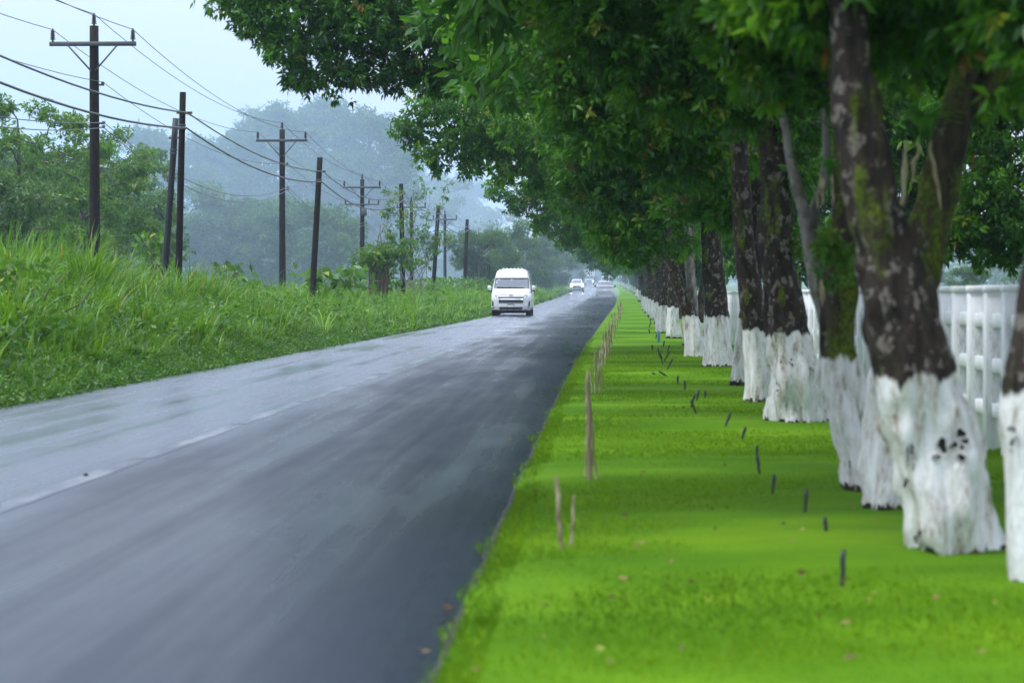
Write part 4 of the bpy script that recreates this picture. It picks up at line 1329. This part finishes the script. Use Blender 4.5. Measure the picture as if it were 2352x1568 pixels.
# bromeliads and hanging dry leaves on the mossy trunk
def bromeliad(px, py, Y, R, label, n=26, dry=5, seed=1):
    c = P(px, py, Y)
    rng = np.random.default_rng(seed)
    root = tag(empty('bromeliad', c), label, 'epiphyte', 'epiphytes on the trunks')
    for i in range(n):
        az = np.array([i * 2.4 + rng.uniform(-.2, .2)]); hgt = R * rng.uniform(.75, 1.15)
        v, f, t = blades(np.array([[0, 0, 0.]]), np.array([hgt]), az, np.array([rng.uniform(.5, 1.25)]), np.array([R * .27]), rng, np.array([rng.random()]), segs=7)
        build('leaf', v, f, M['brom'], root, tint=t)
    for i in range(dry):
        mb = MB(); a = np.array([rng.uniform(-.4, .4) * R, -.25 * R, -.05 * R])
        e = a + np.array([rng.normal() * .12 * R, -.02, -R * rng.uniform(.7, 1.5)])
        pts = curve_pts(a, e, 7, 0, .02 * R, rng); w = np.array([.015, .03, .04, .04, .035, .025, .008]) * R
        v = np.concatenate([pts - np.stack([w, 0 * w, 0 * w], 1), pts + np.stack([w, -.3 * w, 0 * w], 1)])
        build('dry_leaf', v, np.array([(k, k + 1, k + 8, k + 7) for k in range(6)]), M['dry'], root, tint=rng.random(14))
    return root


bromeliad(2125, 320, 11.75, .26, 'large bromeliad rosette with hanging dry leaves on the mossy trunk', 30, 4, 1)
bromeliad(1905, 400, 13.3, .16, 'smaller epiphyte with strap leaves left of the leaning trunk', 14, 4, 2)
bromeliad(1880, 640, 13.2, .10, 'small epiphyte low on the slender mossy trunk', 14, 4, 3)
# moss and fern tufts on the slender trunk
for j, (px, py, Y, r, lab) in enumerate([(1925, 600, 13.45, .10, 'bright green moss tuft on the slender trunk left of the leaning tree'),
                                       (1900, 560, 13.5, .07, 'smaller moss tuft higher on the slender trunk'),
                                       (1835, 560, 21, .12, 'fern tuft on the trunk above the tree with a hole')]):
    c = P(px, py, Y - .12)
    v, f, t = lobe_leaves([(0, 0, 0, r, r * .7, r * 1.3, .05)], np.random.default_rng(60 + j), 5, tint_shift=.25)
    tag(build('moss_tuft', v, f, M['leaf_lime'], tint=t, loc=c), lab, 'moss', 'epiphytes on the trunks')

# ------------------------------------------------------------------ white concrete fence behind the trees
fx = lambda Y: float(xc(Y)) + 6.12
fen = tag(empty('concrete_fence', (fx(14), 14, 0.03)), 'white concrete post and rail fence behind the tree row', 'fence')
mbp = MB(); mbp.box((0, 0, .57), (.15, .13, 1.16), .1); mbp.box((0, 0, 1.17), (.17, .15, .05), .3)
postm = mbp.build('post', M['fence'], fen)
k = 0
Ys = np.arange(13.5, 80, .8)
for Yp in Ys:
    o = postm if k == 0 else postm.copy()
    if k: col.objects.link(o); o.parent = fen
    big = abs(Yp - 25.5) < .05
    o.location = (fx(Yp) - fx(14), Yp - 14, float(zr(Yp)))
    if big: o.scale = (1.25, 1.25, 1.09)
    k += 1
rail = MB(); rail.box((0, 0, 0), (.06, .8, .10), .15)
railm = None
for Yp in Ys[:-1]:
    for z in (.30, .62, .94):
        if railm is None:
            railm = rail.build('rail', M['fence'], fen); o = railm
        else:
            o = railm.copy(); col.objects.link(o); o.parent = fen
        o.location = (fx(Yp + .4) - fx(14), Yp + .4 - 14, z + float(zr(Yp)))

# ------------------------------------------------------------------ dry stalks along the road edge, pegs in the lawn
ST = [(1292, 1285, 1092, 10.6, 15), (1356, 1120, 850, 14.3, 14), (1350, 1010, 905, 19.5, 9), (1368, 905, 805, 27, 9), (1376, 895, 790, 29.5, 7), (1382, 850, 765, 37, 8), (1388, 828, 752, 42, 6),
      (1394, 815, 748, 46, 6), (1399, 800, 738, 52, 6), (1404, 785, 730, 60, 5), (1409, 768, 718, 71, 5), (1414, 757, 712, 80, 5), (1418, 748, 705, 90, 4), (1422, 738, 695, 103, 4), (1425, 725, 690, 120, 3.5), (1428, 715, 686, 140, 3)]
for j, (px, fy, ty, Y, w) in enumerate(ST):
    rng = np.random.default_rng(900 + j)
    a = P(px, fy, Y); b_ = P(px + rng.uniform(-4, 2), ty, Y)
    a[2] = float(zr(Y)) + .03
    root = tag(empty('dry_stalk', a), '%s dry broken stalk along the right road edge, counted from the camera' % ORD[j], 'dry stalk', 'dry stalks along the road edge')
    for q in range(3 if j in (1,) or j > 2 else 2):
        hk = (b_[2] - a[2]) * (1, .72, .5)[q]
        off = np.array([(0, .035, -.03)[q] * (1 + j * .12), (0, .12, .25)[q], 0])
        top = np.array([b_[0] - a[0], 0, hk]) + off + np.array([rng.normal() * .02, 0, 0])
        n = 9
        pts = curve_pts(off + (0, 0, -.03), top, n, 0, .004, rng)
        rr_ = w * Y / F_PX / 2 * (.75, .5, .4)[q] * (1 if j < 3 else .8) * np.array([1, 1.0, 1.15, .95, 1.12, .95, 1.1, .9, .55])
        mb = MB(); mb.tube(pts, rr_, 7, .15, j * 3 + q)
        s = mb.build('stem', M['dry'], root, smooth=True)
        at = s.data.attributes.new('tint', 'FLOAT', 'POINT')
        at.data.foreach_set('value', np.clip(np.repeat(rng.random(n), 7) * .8 + .1 * q, 0, 1).astype(np.float32))

PG = [(1932, 1345, 82, 4), (1900, 1230, 42, -2), (1849, 1186, 62, 2), (1800, 1212, 12, 0), (1773, 1136, 46, 3), (1746, 1092, 46, -3), (1738, 1050, 28, 1), (1701, 1010, 30, 6), (1662, 983, 36, 8), (1603, 952, 34, -8), (1598, 922, 28, 4),
      (1585, 936, 32, 6), (1620, 914, 18, 0), (1573, 898, 24, 0), (1557, 884, 22, 0), (1545, 866, 14, -16), (1525, 862, 6, -14), (1529, 850, 26, 8), (1524, 838, 28, -4), (1521, 832, 26, 9), (1517, 822, 24, -3), (1530, 812, 20, 4), (1498, 806, 14, 0), (1522, 800, 18, 2),
      (1504, 780, 14, 3), (1494, 768, 12, -2), (1490, 755, 14, 2), (1497, 745, 12, -2), (1486, 735, 12, 3), (1480, 722, 10, -2)]
for j, (px, fy, hpx, lean) in enumerate(PG):
    z0 = .055
    Y = F_PX * (CAM_H - z0) / (fy - VPY)
    a = P(px, fy, Y); s = Y / F_PX
    mb = MB(); n = 7
    pts = curve_pts((0, 0, -.03), (lean * s * 2, .02, hpx * s), n, 0, .0015, np.random.default_rng(j))
    mb.tube(pts, np.array([.8, .8, .8, .9, 1.1, 1.15, .9]) * (.0085 + .00012 * Y), 7, .12, j)
    tag(mb.build('ground_peg', M['peg'], smooth=True, loc=a), '%s short black peg in the lawn, counted from the camera' % ORD[j], 'peg', 'black pegs in the lawn')
Y = F_PX * (CAM_H - .055) / (789 - VPY)
a = P(1513, 789, Y)
mb = MB(); mb.lathe([(0, 0), (.036, 0), (.038, .05), (.036, .28), (.03, .30), (0, .30)], (0, 0, -.02), 10)
tag(mb.build('marker_tube', M['peg_blue'], smooth=True, loc=a), 'pale blue tube marker standing in the lawn among black pegs', 'marker')
# pebble on the road
p = P(197, 1100, F_PX * CAM_H / (1104 - VPY))
mb = MB(); mb.lathe([(0, 0), (.014, .002), (.018, .010), (.010, .018), (0, .02)], (0, 0, 0), 8)
tag(mb.build('pebble', M['peg'], smooth=True, loc=(p[0], p[1], .022)), 'small dark stone lying on the centre of the near road', 'stone')


# ------------------------------------------------------------------ vehicles
class Shell:
    """a vehicle body as a stack of rounded outlines; front faces -Y"""
    def __init__(s, rows, r=.18, bow=.06):
        a = np.array(rows, float); s.z, s.w, s.f, s.b = a.T
        s.r, s.bow = r, bow

    def dim(s, z): return np.interp(z, s.z, s.w), np.interp(z, s.z, s.f), np.interp(z, s.z, s.b)

    def end(s, x, z, face):
        w, f, b = s.dim(z)
        r = min(s.r, w * .5)
        ax = np.minimum(abs(x), w)
        d = np.maximum(ax - (w - r), 0)
        c = r - np.sqrt(np.maximum(r * r - d * d, 0)) + s.bow * (ax / w) ** 2
        return f + c if face == 'front' else b - c

    def body(s, mat, parent, nz_=40, name='body'):
        zs = np.unique(np.concatenate([np.linspace(s.z[0], s.z[-1], nz_), s.z]))
        rows = []
        for z in zs:
            w = float(s.dim(z)[0])
            t = np.sin(np.linspace(-1, 1, 19) * math.pi / 2) * w
            fr = [(x, float(s.end(x, z, 'front')), z) for x in t]
            bk = [(x, float(s.end(x, z, 'back')), z) for x in t[::-1]]
            rows.append(fr + bk)
        v = np.array(rows); n = v.shape[1]; k = len(zs)
        q = [(i * n + j, i * n + (j + 1) % n, (i + 1) * n + (j + 1) % n, (i + 1) * n + j) for i in range(k - 1) for j in range(n)]
        v = v.reshape(-1, 3)
        caps = []
        for i, fl in ((0, True), (k - 1, False)):
            h = n // 2
            for j in range(h - 1):
                c = (i * n + j, i * n + j + 1, i * n + n - 2 - j, i * n + n - 1 - j)
                caps.append(c[::-1] if fl else c)
        return build(name, v, [np.array(q + caps)], mat, parent, smooth=True)

    def patch(s, name, quad, mat, parent, face='front', off=.012, nx=10, nzz=5, skirt=.03):
        """panel laid on the front or back: quad = four (x,z) corners BL, BR, TR, TL"""
        q = np.array(quad, float)
        U, Vv = np.meshgrid(np.linspace(0, 1, nx), np.linspace(0, 1, nzz))
        pt = ((1 - U) * (1 - Vv))[..., None] * q[0] + (U * (1 - Vv))[..., None] * q[1] + (U * Vv)[..., None] * q[2] + ((1 - U) * Vv)[..., None] * q[3]
        sg = -1 if face == 'front' else 1
        y = np.array([[float(s.end(a, b, face)) for a, b in r] for r in pt])
        A = np.stack([pt[..., 0], y + sg * off, pt[..., 1]], -1); B = np.stack([pt[..., 0], y - sg * skirt, pt[..., 1]], -1)
        v = np.concatenate([A.reshape(-1, 3), B.reshape(-1, 3)]); n = nx * nzz
        f = [(i * nx + j, i * nx + j + 1, (i + 1) * nx + j + 1, (i + 1) * nx + j) for i in range(nzz - 1) for j in range(nx - 1)]
        rim = [j for j in range(nx)] + [i * nx + nx - 1 for i in range(1, nzz)] + [(nzz - 1) * nx + j for j in range(nx - 2, -1, -1)] + [i * nx for i in range(nzz - 2, 0, -1)]
        f += [(rim[a], rim[(a + 1) % len(rim)], rim[(a + 1) % len(rim)] + n, rim[a] + n) for a in range(len(rim))]
        return build(name, v, np.array(f), mat, parent, smooth=False)

    def side(s, name, quad, mat, parent, sx, off=.008):
        """side panel: quad = four (y,z) corners"""
        q = np.array(quad, float)
        v = []
        for o_ in (off, -.03):
            for a, b in q: v.append((sx * (float(s.dim(b)[0]) + o_), a, b))
        return build(name, np.array(v), np.array([(0, 1, 2, 3), (0, 1, 5, 4), (1, 2, 6, 5), (2, 3, 7, 6), (3, 0, 4, 7)]), mat, parent)


def wheels(root, track, front, back, R, wd):
    for y in (front, back):
        for sx in (-1, 1):
            mb = MB(); h = wd / 2
            mb.lathe([(R * .62, -h), (R * .93, -h), (R, -h * .7), (R, h * .7), (R * .93, h), (R * .62, h), (R * .62, -h)], (sx * track, y, R), 20, 'x')
            w = mb.build('wheel', M['tyre'], root, smooth=False)
            mb = MB(); mb.lathe([(0, -h * .5), (R * .2, -h * .6), (R * .6, -h * .4), (R * .62, 0), (R * .6, h * .4), (R * .2, h * .6), (0, h * .5)], (sx * track, y, R), 16, 'x')
            mb.build('rim', M['rim'], w)


def mirrors(root, x, y, z, w, h, mat, arm):
    for sx in (-1, 1):
        mb = MB(); mb.box((sx * (x + w / 2), y, z), (w, .16, h), .35); o = mb.build('mirror', mat, root, smooth=False)
        mb = MB(); mb.box((sx * (x + w * .35), y + .01, z - h / 2 - .03), (w * .9, .13, .07), .3); mb.box((sx * (x - .06), y + .04, z - h / 2 - .02), (.2, .07, .06), .3); mb.build('mirror_base', M['black'], o)


# --- white van
Yv = 117.0
pv = P(1173.5, 732, Yv)
van = tag(empty('passenger_van', (pv[0], Yv, float(zr(Yv)) + .018)), 'white high-roof passenger van driving towards the camera on the left lane', 'van')
S = Shell([(.235, .90, .10, 5.6), (.30, .94, .02, 5.68), (.45, .965, 0, 5.7), (.80, .97, .02, 5.7), (1.0, .965, .10, 5.7), (1.13, .955, .24, 5.7), (1.30, .93, .62, 5.69), (1.36, .92, .74, 5.68), (1.60, .885, 1.02, 5.66), (1.84, .84, 1.30, 5.63),
          (2.02, .80, 1.50, 5.6), (2.14, .765, 1.68, 5.56), (2.22, .70, 1.86, 5.48), (2.27, .60, 2.05, 5.3), (2.285, .45, 2.3, 5.1)], .30, .10)
S.body(M['vwhite'], van, 50)
S.patch('windscreen_frame', [(-.865, 1.315), (.865, 1.315), (.81, 1.845), (-.81, 1.845)], M['black'], van, off=.012, nx=18, nzz=8)
wsn = S.patch('windscreen', [(-.825, 1.345), (.825, 1.345), (.775, 1.815), (-.775, 1.815)], M['glass'], van, off=.022, nx=18, nzz=8)
for (x0, x1, za, zb) in ((-.72, -.10, 1.39, 1.36), (-.20, .62, 1.385, 1.355)):
    mb = MB(); pts = [(x, float(S.end(x, z, 'front')) - .045, z) for x, z in zip(np.linspace(x0, x1, 6), np.linspace(za, zb, 6))]; mb.tube(pts, .014, 5); mb.build('wiper', M['black'], van)
for (x, z, w) in ((-.73, 1.70, .07), (-.76, 1.62, .06), (-.74, 1.58, .075), (.0, 1.735, .07)):
    S.patch('sticker', [(x - w / 2, z), (x + w / 2, z), (x + w / 2, z + .028), (x - w / 2, z + .028)], M['stick'], wsn, off=.028, nx=3, nzz=2)
# dashboard-side shapes behind the glass are hidden by its reflection
S.patch('bonnet_seam', [(-.60, 1.005), (.60, 1.005), (.60, 1.018), (-.60, 1.018)], M['vsilver'], van, off=.005)
for sx in (-1, 1):
    q = [(.60, .865), (.925, .915), (.93, 1.14), (.61, 1.00)]
    if sx < 0: q = [(-a, b) for a, b in (q[1], q[0], q[3], q[2])]
    hl = S.patch('headlight', q, M['lens'], van, off=.016, nx=8, nzz=5)
    mb = MB(); c = (sx * .74, float(S.end(.74, .99, 'front')) - .03, .985); mb.lathe([(0, -.02), (.05, -.01), (.06, .01), (.0, .02)], c, 10); mb.build('lamp', M['chrome'], hl)
    q = [(.59, .86), (.635, .86), (.635, .92), (.59, .92)]
    if sx < 0: q = [(-a, b) for a, b in (q[1], q[0], q[3], q[2])]
    S.patch('indicator', q, M['amber'], van, off=.022, nx=3, nzz=3)
    q = [(.815, .375), (.925, .375), (.925, .71), (.87, .71)]
    if sx < 0: q = [(-a, b) for a, b in (q[1], q[0], q[3], q[2])]
    fb = S.patch('fog_light_bezel', q, M['black'], van, off=.014, nx=6, nzz=5)
    mb = MB(); c = (sx * .865, float(S.end(.865, .43, 'front')) - .02, .43); pts = [c, (c[0], c[1] - .015, c[2])]; mb.tube(pts, [.045, .03], 10); mb.build('fog_light', M['lens'], fb)
S.patch('grille', [(-.585, .855), (.585, .855), (.59, .905), (-.59, .905)], M['black'], van, off=.012)
S.patch('grille_trim', [(-.60, .78), (.60, .78), (.60, .845), (-.60, .845)], M['chrome'], van, off=.022)
S.patch('grille', [(-.585, .615), (.585, .615), (.605, .775), (-.605, .775)], M['black'], van, off=.014)
S.patch('lower_grille', [(-.545, .305), (.545, .305), (.57, .415), (-.57, .415)], M['black'], van, off=.014)
S.patch('bumper_seam', [(-.60, .598), (.60, .598), (.60, .608), (-.60, .608)], M['vsilver'], van, off=.006)
pl = S.patch('number_plate', [(-.165, .44), (.135, .44), (.135, .585), (-.165, .585)], M['plate'], van, off=.03, nx=4, nzz=3)
S.patch('plate_band', [(-.165, .445), (-.115, .445), (-.115, .58), (-.165, .58)], M['plate_y'], pl, off=.034, nx=3, nzz=2)
for j in range(6):
    x = (-.755, -.48, -.17, .135, .445, .72)[j]
    S.patch('red_reflector', [(x - .065, .262), (x + .065, .262), (x + .065, .298), (x - .065, .298)], M['red'], van, off=.018, nx=4, nzz=2)
mb = MB()
for (rx, rz) in ((.085, .06), (.035, .055), (.06, .022)):
    th = np.linspace(0, 2 * math.pi, 21); z0 = 1.0 if rx > .07 else (1.0 if rx < .05 else 1.025)
    mb.tube([(rx * math.cos(a), float(S.end(0, 1.0, 'front')) - .03, z0 + rz * math.sin(a)) for a in th], .010, 5, cap=False)
mb.build('emblem', M['chrome'], van)
S.patch('side_sill', [(-.9, .225), (.9, .225), (.9, .255), (-.9, .255)], M['black'], van, off=.004)
for sx in (-1, 1):
    S.side('door_window', [(1.35, 1.30), (2.25, 1.30), (2.25, 1.80), (1.62, 1.80)], M['glass'], van, sx)
    S.side('side_window', [(2.40, 1.30), (3.80, 1.30), (3.80, 1.80), (2.40, 1.80)], M['glass'], van, sx)
    S.side('side_window', [(3.95, 1.30), (5.30, 1.30), (5.30, 1.80), (3.95, 1.80)], M['glass'], van, sx)
S.patch('rear_window', [(-.7, 1.3), (.7, 1.3), (.66, 1.8), (-.66, 1.8)], M['glass'], van, 'back')
mirrors(van, 1.0, .95, 1.34, .17, .24, M['vwhite'], 0)
mb = MB(); mb.box((0, 2.5, .2), (1.3, 3.6, .16), .2); mb.build('underbody', M['black'], van)
wheels(van, .83, .95, 4.75, .34, .25)
for x in np.linspace(-.45, .45, 6):
    mb = MB(); mb.box((x, 2.6, 2.30), (.09, .5, .05), .4); mb.build('roof_vent', M['vwhite'], van)
mb = MB(); mb.tube([(-.52, 1.9, 2.2), (-.53, 2.02, 2.34)], [.02, .008], 6); mb.build('antenna', M['black'], van)


def text_on(parent, body, size, x, z, Sh, off, mat, name='lettering'):
    cu = bpy.data.curves.new(name, 'FONT'); cu.body = body; cu.size = size; cu.extrude = .002; cu.align_x = 'CENTER'; cu.align_y = 'CENTER'
    to = bpy.data.objects.new(name, cu); col.objects.link(to)
    dg = bpy.context.evaluated_depsgraph_get()
    me = bpy.data.meshes.new_from_object(to.evaluated_get(dg))
    bpy.data.objects.remove(to)
    me.materials.clear(); me.materials.append(mat)
    o = bpy.data.objects.new(name, me); col.objects.link(o)
    o.parent = parent
    y0, y1 = float(Sh.end(x, z - .03, 'front')), float(Sh.end(x, z + .03, 'front'))
    o.location = (x, (y0 + y1) / 2 - off, z)
    o.rotation_euler = (math.pi / 2 - math.atan2(y1 - y0, .06), 0, 0)
    return o


text_on(pl, '7910', .13, .03, .512, S, .04, M['ink'])
text_on(van, 'Tel:8070-0860', .06, -.38, 1.05, S, .02, M['ink'])

# --- oncoming crossover with headlights lit
Yc = 307.0
pc = P(1325, 674, Yc)
car = tag(empty('oncoming_car', (pc[0], Yc, float(zr(Yc)) + .018)), 'silver car with bright headlights coming towards the camera behind the van', 'car')
S = Shell([(.22, .82, .08, 4.25), (.35, .88, .0, 4.3), (.60, .90, -.02, 4.32), (.85, .90, .05, 4.32), (1.0, .87, .35, 4.30), (1.10, .82, .95, 4.27), (1.30, .74, 1.35, 4.1), (1.50, .66, 1.72, 3.9), (1.62, .60, 1.95, 3.7), (1.66, .48, 2.2, 3.5)], .28, .12)
S.body(M['vpearl'], car, 34)
S.patch('windscreen', [(-.74, 1.12), (.74, 1.12), (.62, 1.55), (-.62, 1.55)], M['glass'], car, off=.015, nx=10, nzz=6)
S.patch('grille', [(-.5, .52), (.5, .52), (.44, .70), (-.44, .70)], M['black'], car)
S.patch('upper_grille', [(-.5, .80), (.5, .80), (.5, .85), (-.5, .85)], M['black'], car)
S.patch('lower_bumper', [(-.72, .24), (.72, .24), (.76, .33), (-.76, .33)], M['black'], car)
S.patch('number_plate', [(-.16, .47), (.16, .47), (.16, .59), (-.16, .59)], M['plate'], car, off=.03)
for sx in (-1, 1):
    mb = MB(); c = np.array((sx * .70, float(S.end(.70, .86, 'front')), .86)); mb.lathe([(0, -.12), (.10, -.09), (.15, 0), (.10, .09), (0, .12)], c + (0, .02, 0), 12); mb.build('headlight', M['lit'], car, smooth=True)
    S.patch('fog_recess', [(sx * .74 - .1, .40), (sx * .74 + .1, .40), (sx * .74 + .1, .52), (sx * .74 - .1, .52)], M['black'], car)
    S.side('side_window', [(1.5, 1.12), (3.7, 1.12), (3.4, 1.50), (1.85, 1.50)], M['glass'], car, sx)
mirrors(car, .90, 1.25, 1.10, .16, .14, M['vpearl'], 0)
wheels(car, .79, .8, 3.4, .33, .22)
mb = MB(); mb.box((0, 2.1, .24), (1.3, 3.2, .12)); mb.build('underbody', M['black'], car)

# --- car driving away with spray
Yd = 241.0
pd = P(1390, 684, Yd)
M['vgrey'] = plain('grey_car_paint', (.30, .31, .33), .3, .2, var=.03, coat=.5)
car2 = tag(empty('departing_car', (pd[0], Yd, float(zr(Yd)) + .018)), 'silver hatchback driving away in the right lane, trailing spray', 'car')
S = Shell([(.22, .84, .10, 4.25), (.35, .90, .0, 4.3), (.60, .92, -.02, 4.32), (.90, .92, .04, 4.3), (1.02, .89, .12, 4.2), (1.12, .83, .22, 3.4), (1.30, .76, .48, 2.95), (1.48, .68, .72, 2.6), (1.56, .62, .85, 2.4), (1.60, .5, 1.05, 2.2)], .28, .12)
S.body(M['vgrey'], car2, 34)
S.patch('rear_window', [(-.72, 1.13), (.72, 1.13), (.60, 1.44), (-.60, 1.44)], M['glass'], car2, off=.015, nx=10, nzz=5)
S.patch('tailgate_panel', [(-.80, .80), (.80, .80), (.82, 1.02), (-.82, 1.02)], M['black'], car2, off=.012)
S.patch('bumper', [(-.78, .28), (.78, .28), (.82, .55), (-.82, .55)], M['black'], car2, off=.012)
S.patch('number_plate', [(-.16, .62), (.16, .62), (.16, .73), (-.16, .73)], M['plate'], car2, off=.02)
for sx in (-1, 1):
    S.patch('tail_light', [(sx * .74 - .12, .86), (sx * .74 + .12, .86), (sx * .74 + .12, 1.0), (sx * .74 - .12, 1.0)], M['tail'], car2, off=.02)
    S.side('side_window', [(.75, 1.14), (2.8, 1.14), (2.5, 1.46), (.95, 1.46)], M['glass'], car2, sx)
mirrors(car2, .92, 2.9, 1.08, .18, .16, M['black'], 0)
wheels(car2, .81, .8, 3.4, .33, .22)
mb = MB(); mb.box((0, 2.1, .24), (1.3, 3.2, .12)); mb.build('underbody', M['black'], car2)

# --- box truck far down the road
Yt = 535.0
pt_ = P(1354, 655, Yt)
tr = tag(empty('box_truck', (pt_[0], Yt, float(zr(Yt)) + .018)), 'white box truck with one headlight showing, furthest oncoming vehicle', 'truck')
S = Shell([(.40, .92, .05, 1.8), (.55, 1.0, 0, 1.85), (1.0, 1.02, .0, 1.85), (1.35, 1.0, .06, 1.85), (1.45, .98, .10, 1.85), (2.15, .90, .35, 1.82), (2.30, .84, .5, 1.8), (2.34, .7, .7, 1.7)], .14, .05)
S.body(M['vwhite'], tr, 24, 'cab')
S.patch('windscreen', [(-.88, 1.42), (.88, 1.42), (.82, 2.08), (-.82, 2.08)], M['glass'], tr, off=.015)
S.patch('grille', [(-.55, .85), (.55, .85), (.55, 1.05), (-.55, 1.05)], M['black'], tr)
S.patch('bumper', [(-.98, .42), (.98, .42), (.98, .62), (-.98, .62)], M['vsilver'], tr, off=.05)
S.patch('headlight', [(.66, .74), (.92, .74), (.92, .95), (.66, .95)], M['lit'], tr, off=.03)
S.patch('headlight', [(-.92, .74), (-.66, .74), (-.66, .95), (-.92, .95)], M['lens'], tr, off=.03)
mb = MB(); mb.box((0, 4.6, 2.05), (2.35, 5.2, 2.5), .04); bxo = mb.build('cargo_box', M['vwhite'], tr)
mb = MB(); mb.box((0, 1.99, 2.95), (1.0, .06, .32), .1); mb.build('sign_panel', M['vsilver'], bxo)
mb = MB(); mb.box((0, 1.98, 3.32), (2.38, .08, .08), .1); mb.build('box_rim', M['vwhite'], bxo)
mirrors(tr, 1.05, .25, 1.75, .14, .34, M['black'], 0)
wheels(tr, .85, .9, 5.6, .42, .26)
mb = MB(); mb.box((0, 3.8, .62), (.9, 6.2, .24)); mb.build('chassis', M['black'], tr)

# --- minibus driving away, beyond the hatchback
Yb = 520.0
pb = P(1391, 652, Yb)
bus = tag(empty('departing_minibus', (pb[0], Yb, float(zr(Yb)) + .018)), 'pale minibus seen from behind, beyond the departing car', 'minibus')
S = Shell([(.30, .86, .05, 4.7), (.5, .9, 0, 4.75), (1.1, .9, .03, 4.7), (1.9, .84, .14, 4.2), (2.0, .78, .2, 4.1), (2.04, .6, .4, 4.0)], .14, .05)
S.body(M['vwhite'], bus, 20)
S.patch('rear_window', [(-.76, 1.15), (.76, 1.15), (.70, 1.80), (-.70, 1.80)], M['glass'], bus, off=.015)
S.patch('bumper', [(-.85, .36), (.85, .36), (.85, .54), (-.85, .54)], M['vsilver'], bus, off=.04)
for sx in (-1, 1): S.patch('tail_light', [(sx * .8 - .06, .75), (sx * .8 + .06, .75), (sx * .8 + .06, 1.05), (sx * .8 - .06, 1.05)], M['red'], bus, off=.015)
wheels(bus, .78, .9, 3.7, .33, .22)

# ------------------------------------------------------------------ mist: spray behind the departing car, haze over everything
def volume_mat(name, colr, dens, aniso=.0):
    m = bpy.data.materials.new(name); m.use_nodes = True
    nt = m.node_tree; nt.nodes.clear()
    o = nt.nodes.new('ShaderNodeOutputMaterial'); v = nt.nodes.new('ShaderNodeVolumePrincipled')
    v.inputs['Color'].default_value = (*colr, 1); v.inputs['Density'].default_value = dens; v.inputs['Anisotropy'].default_value = aniso
    nt.links.new(v.outputs[0], o.inputs['Volume'])
    return m


HAZE = .0004
mb = MB()
th = np.linspace(0, math.pi, 12)
prof = [(math.sin(a), -math.cos(a)) for a in th]
mb.lathe(prof, (0, 0, 0), 24)
o = mb.build('road_spray', volume_mat('spray', (.85, .93, 1.0), .06), smooth=True)
o.location = (pd[0] - .05, Yd - 3.2, float(zr(Yd)) + .42)
o.scale = (1.6, 4.0, .75)
tag(o, 'cloud of water spray behind the departing car', 'spray', kind='stuff')

# mist standing in the woodland left of the power line: a rounded block of wet air
mb = MB(); mb.lathe([(math.sin(a), -math.cos(a)) for a in np.linspace(0, math.pi, 28)], (0, 0, 0), 56)
vv = mb.v[0]; mb.v[0] = vv / ((np.abs(vv) ** 5).sum(1, keepdims=True) ** .2)
o = mb.build('mist_bank', volume_mat('forest_mist', (.60, .79, 1.0), .0042), smooth=True)
o.location = (-114, 380, 2); o.scale = (101, 330, 31)
tag(o, 'bank of bluish rain mist over the woodland left of the road', 'mist', kind='stuff')

mb = MB(); mb.lathe([(math.sin(a), -math.cos(a)) for a in np.linspace(0, math.pi, 24)], (0, 0, 0), 48)
o = mb.build('mist_bank', volume_mat('road_mist', (.68, .83, 1.0), .0010), smooth=True)
o.location = (0, 520, 2); o.scale = (120, 330, 30)
tag(o, 'thin veil of bluish rain mist over the far end of the road', 'mist', kind='stuff')

mb = MB()
x0, x1, y0, y1, z0, z1 = -1250, 1250, -70, 1110, -31.0, 34.0
v = [(x, y, z) for z in (z0, z1) for (x, y) in ((x0, y0), (x1, y0), (x1, y1), (x0, y1))]
hz = build('haze', np.array(v), np.array([(3, 2, 1, 0), (4, 5, 6, 7), (0, 1, 5, 4), (1, 2, 6, 5), (2, 3, 7, 6), (3, 0, 4, 7)]), volume_mat('haze_air', (.60, .78, .97), HAZE))
tag(hz, 'thin bluish rain haze over the whole place', 'haze', kind='stuff')
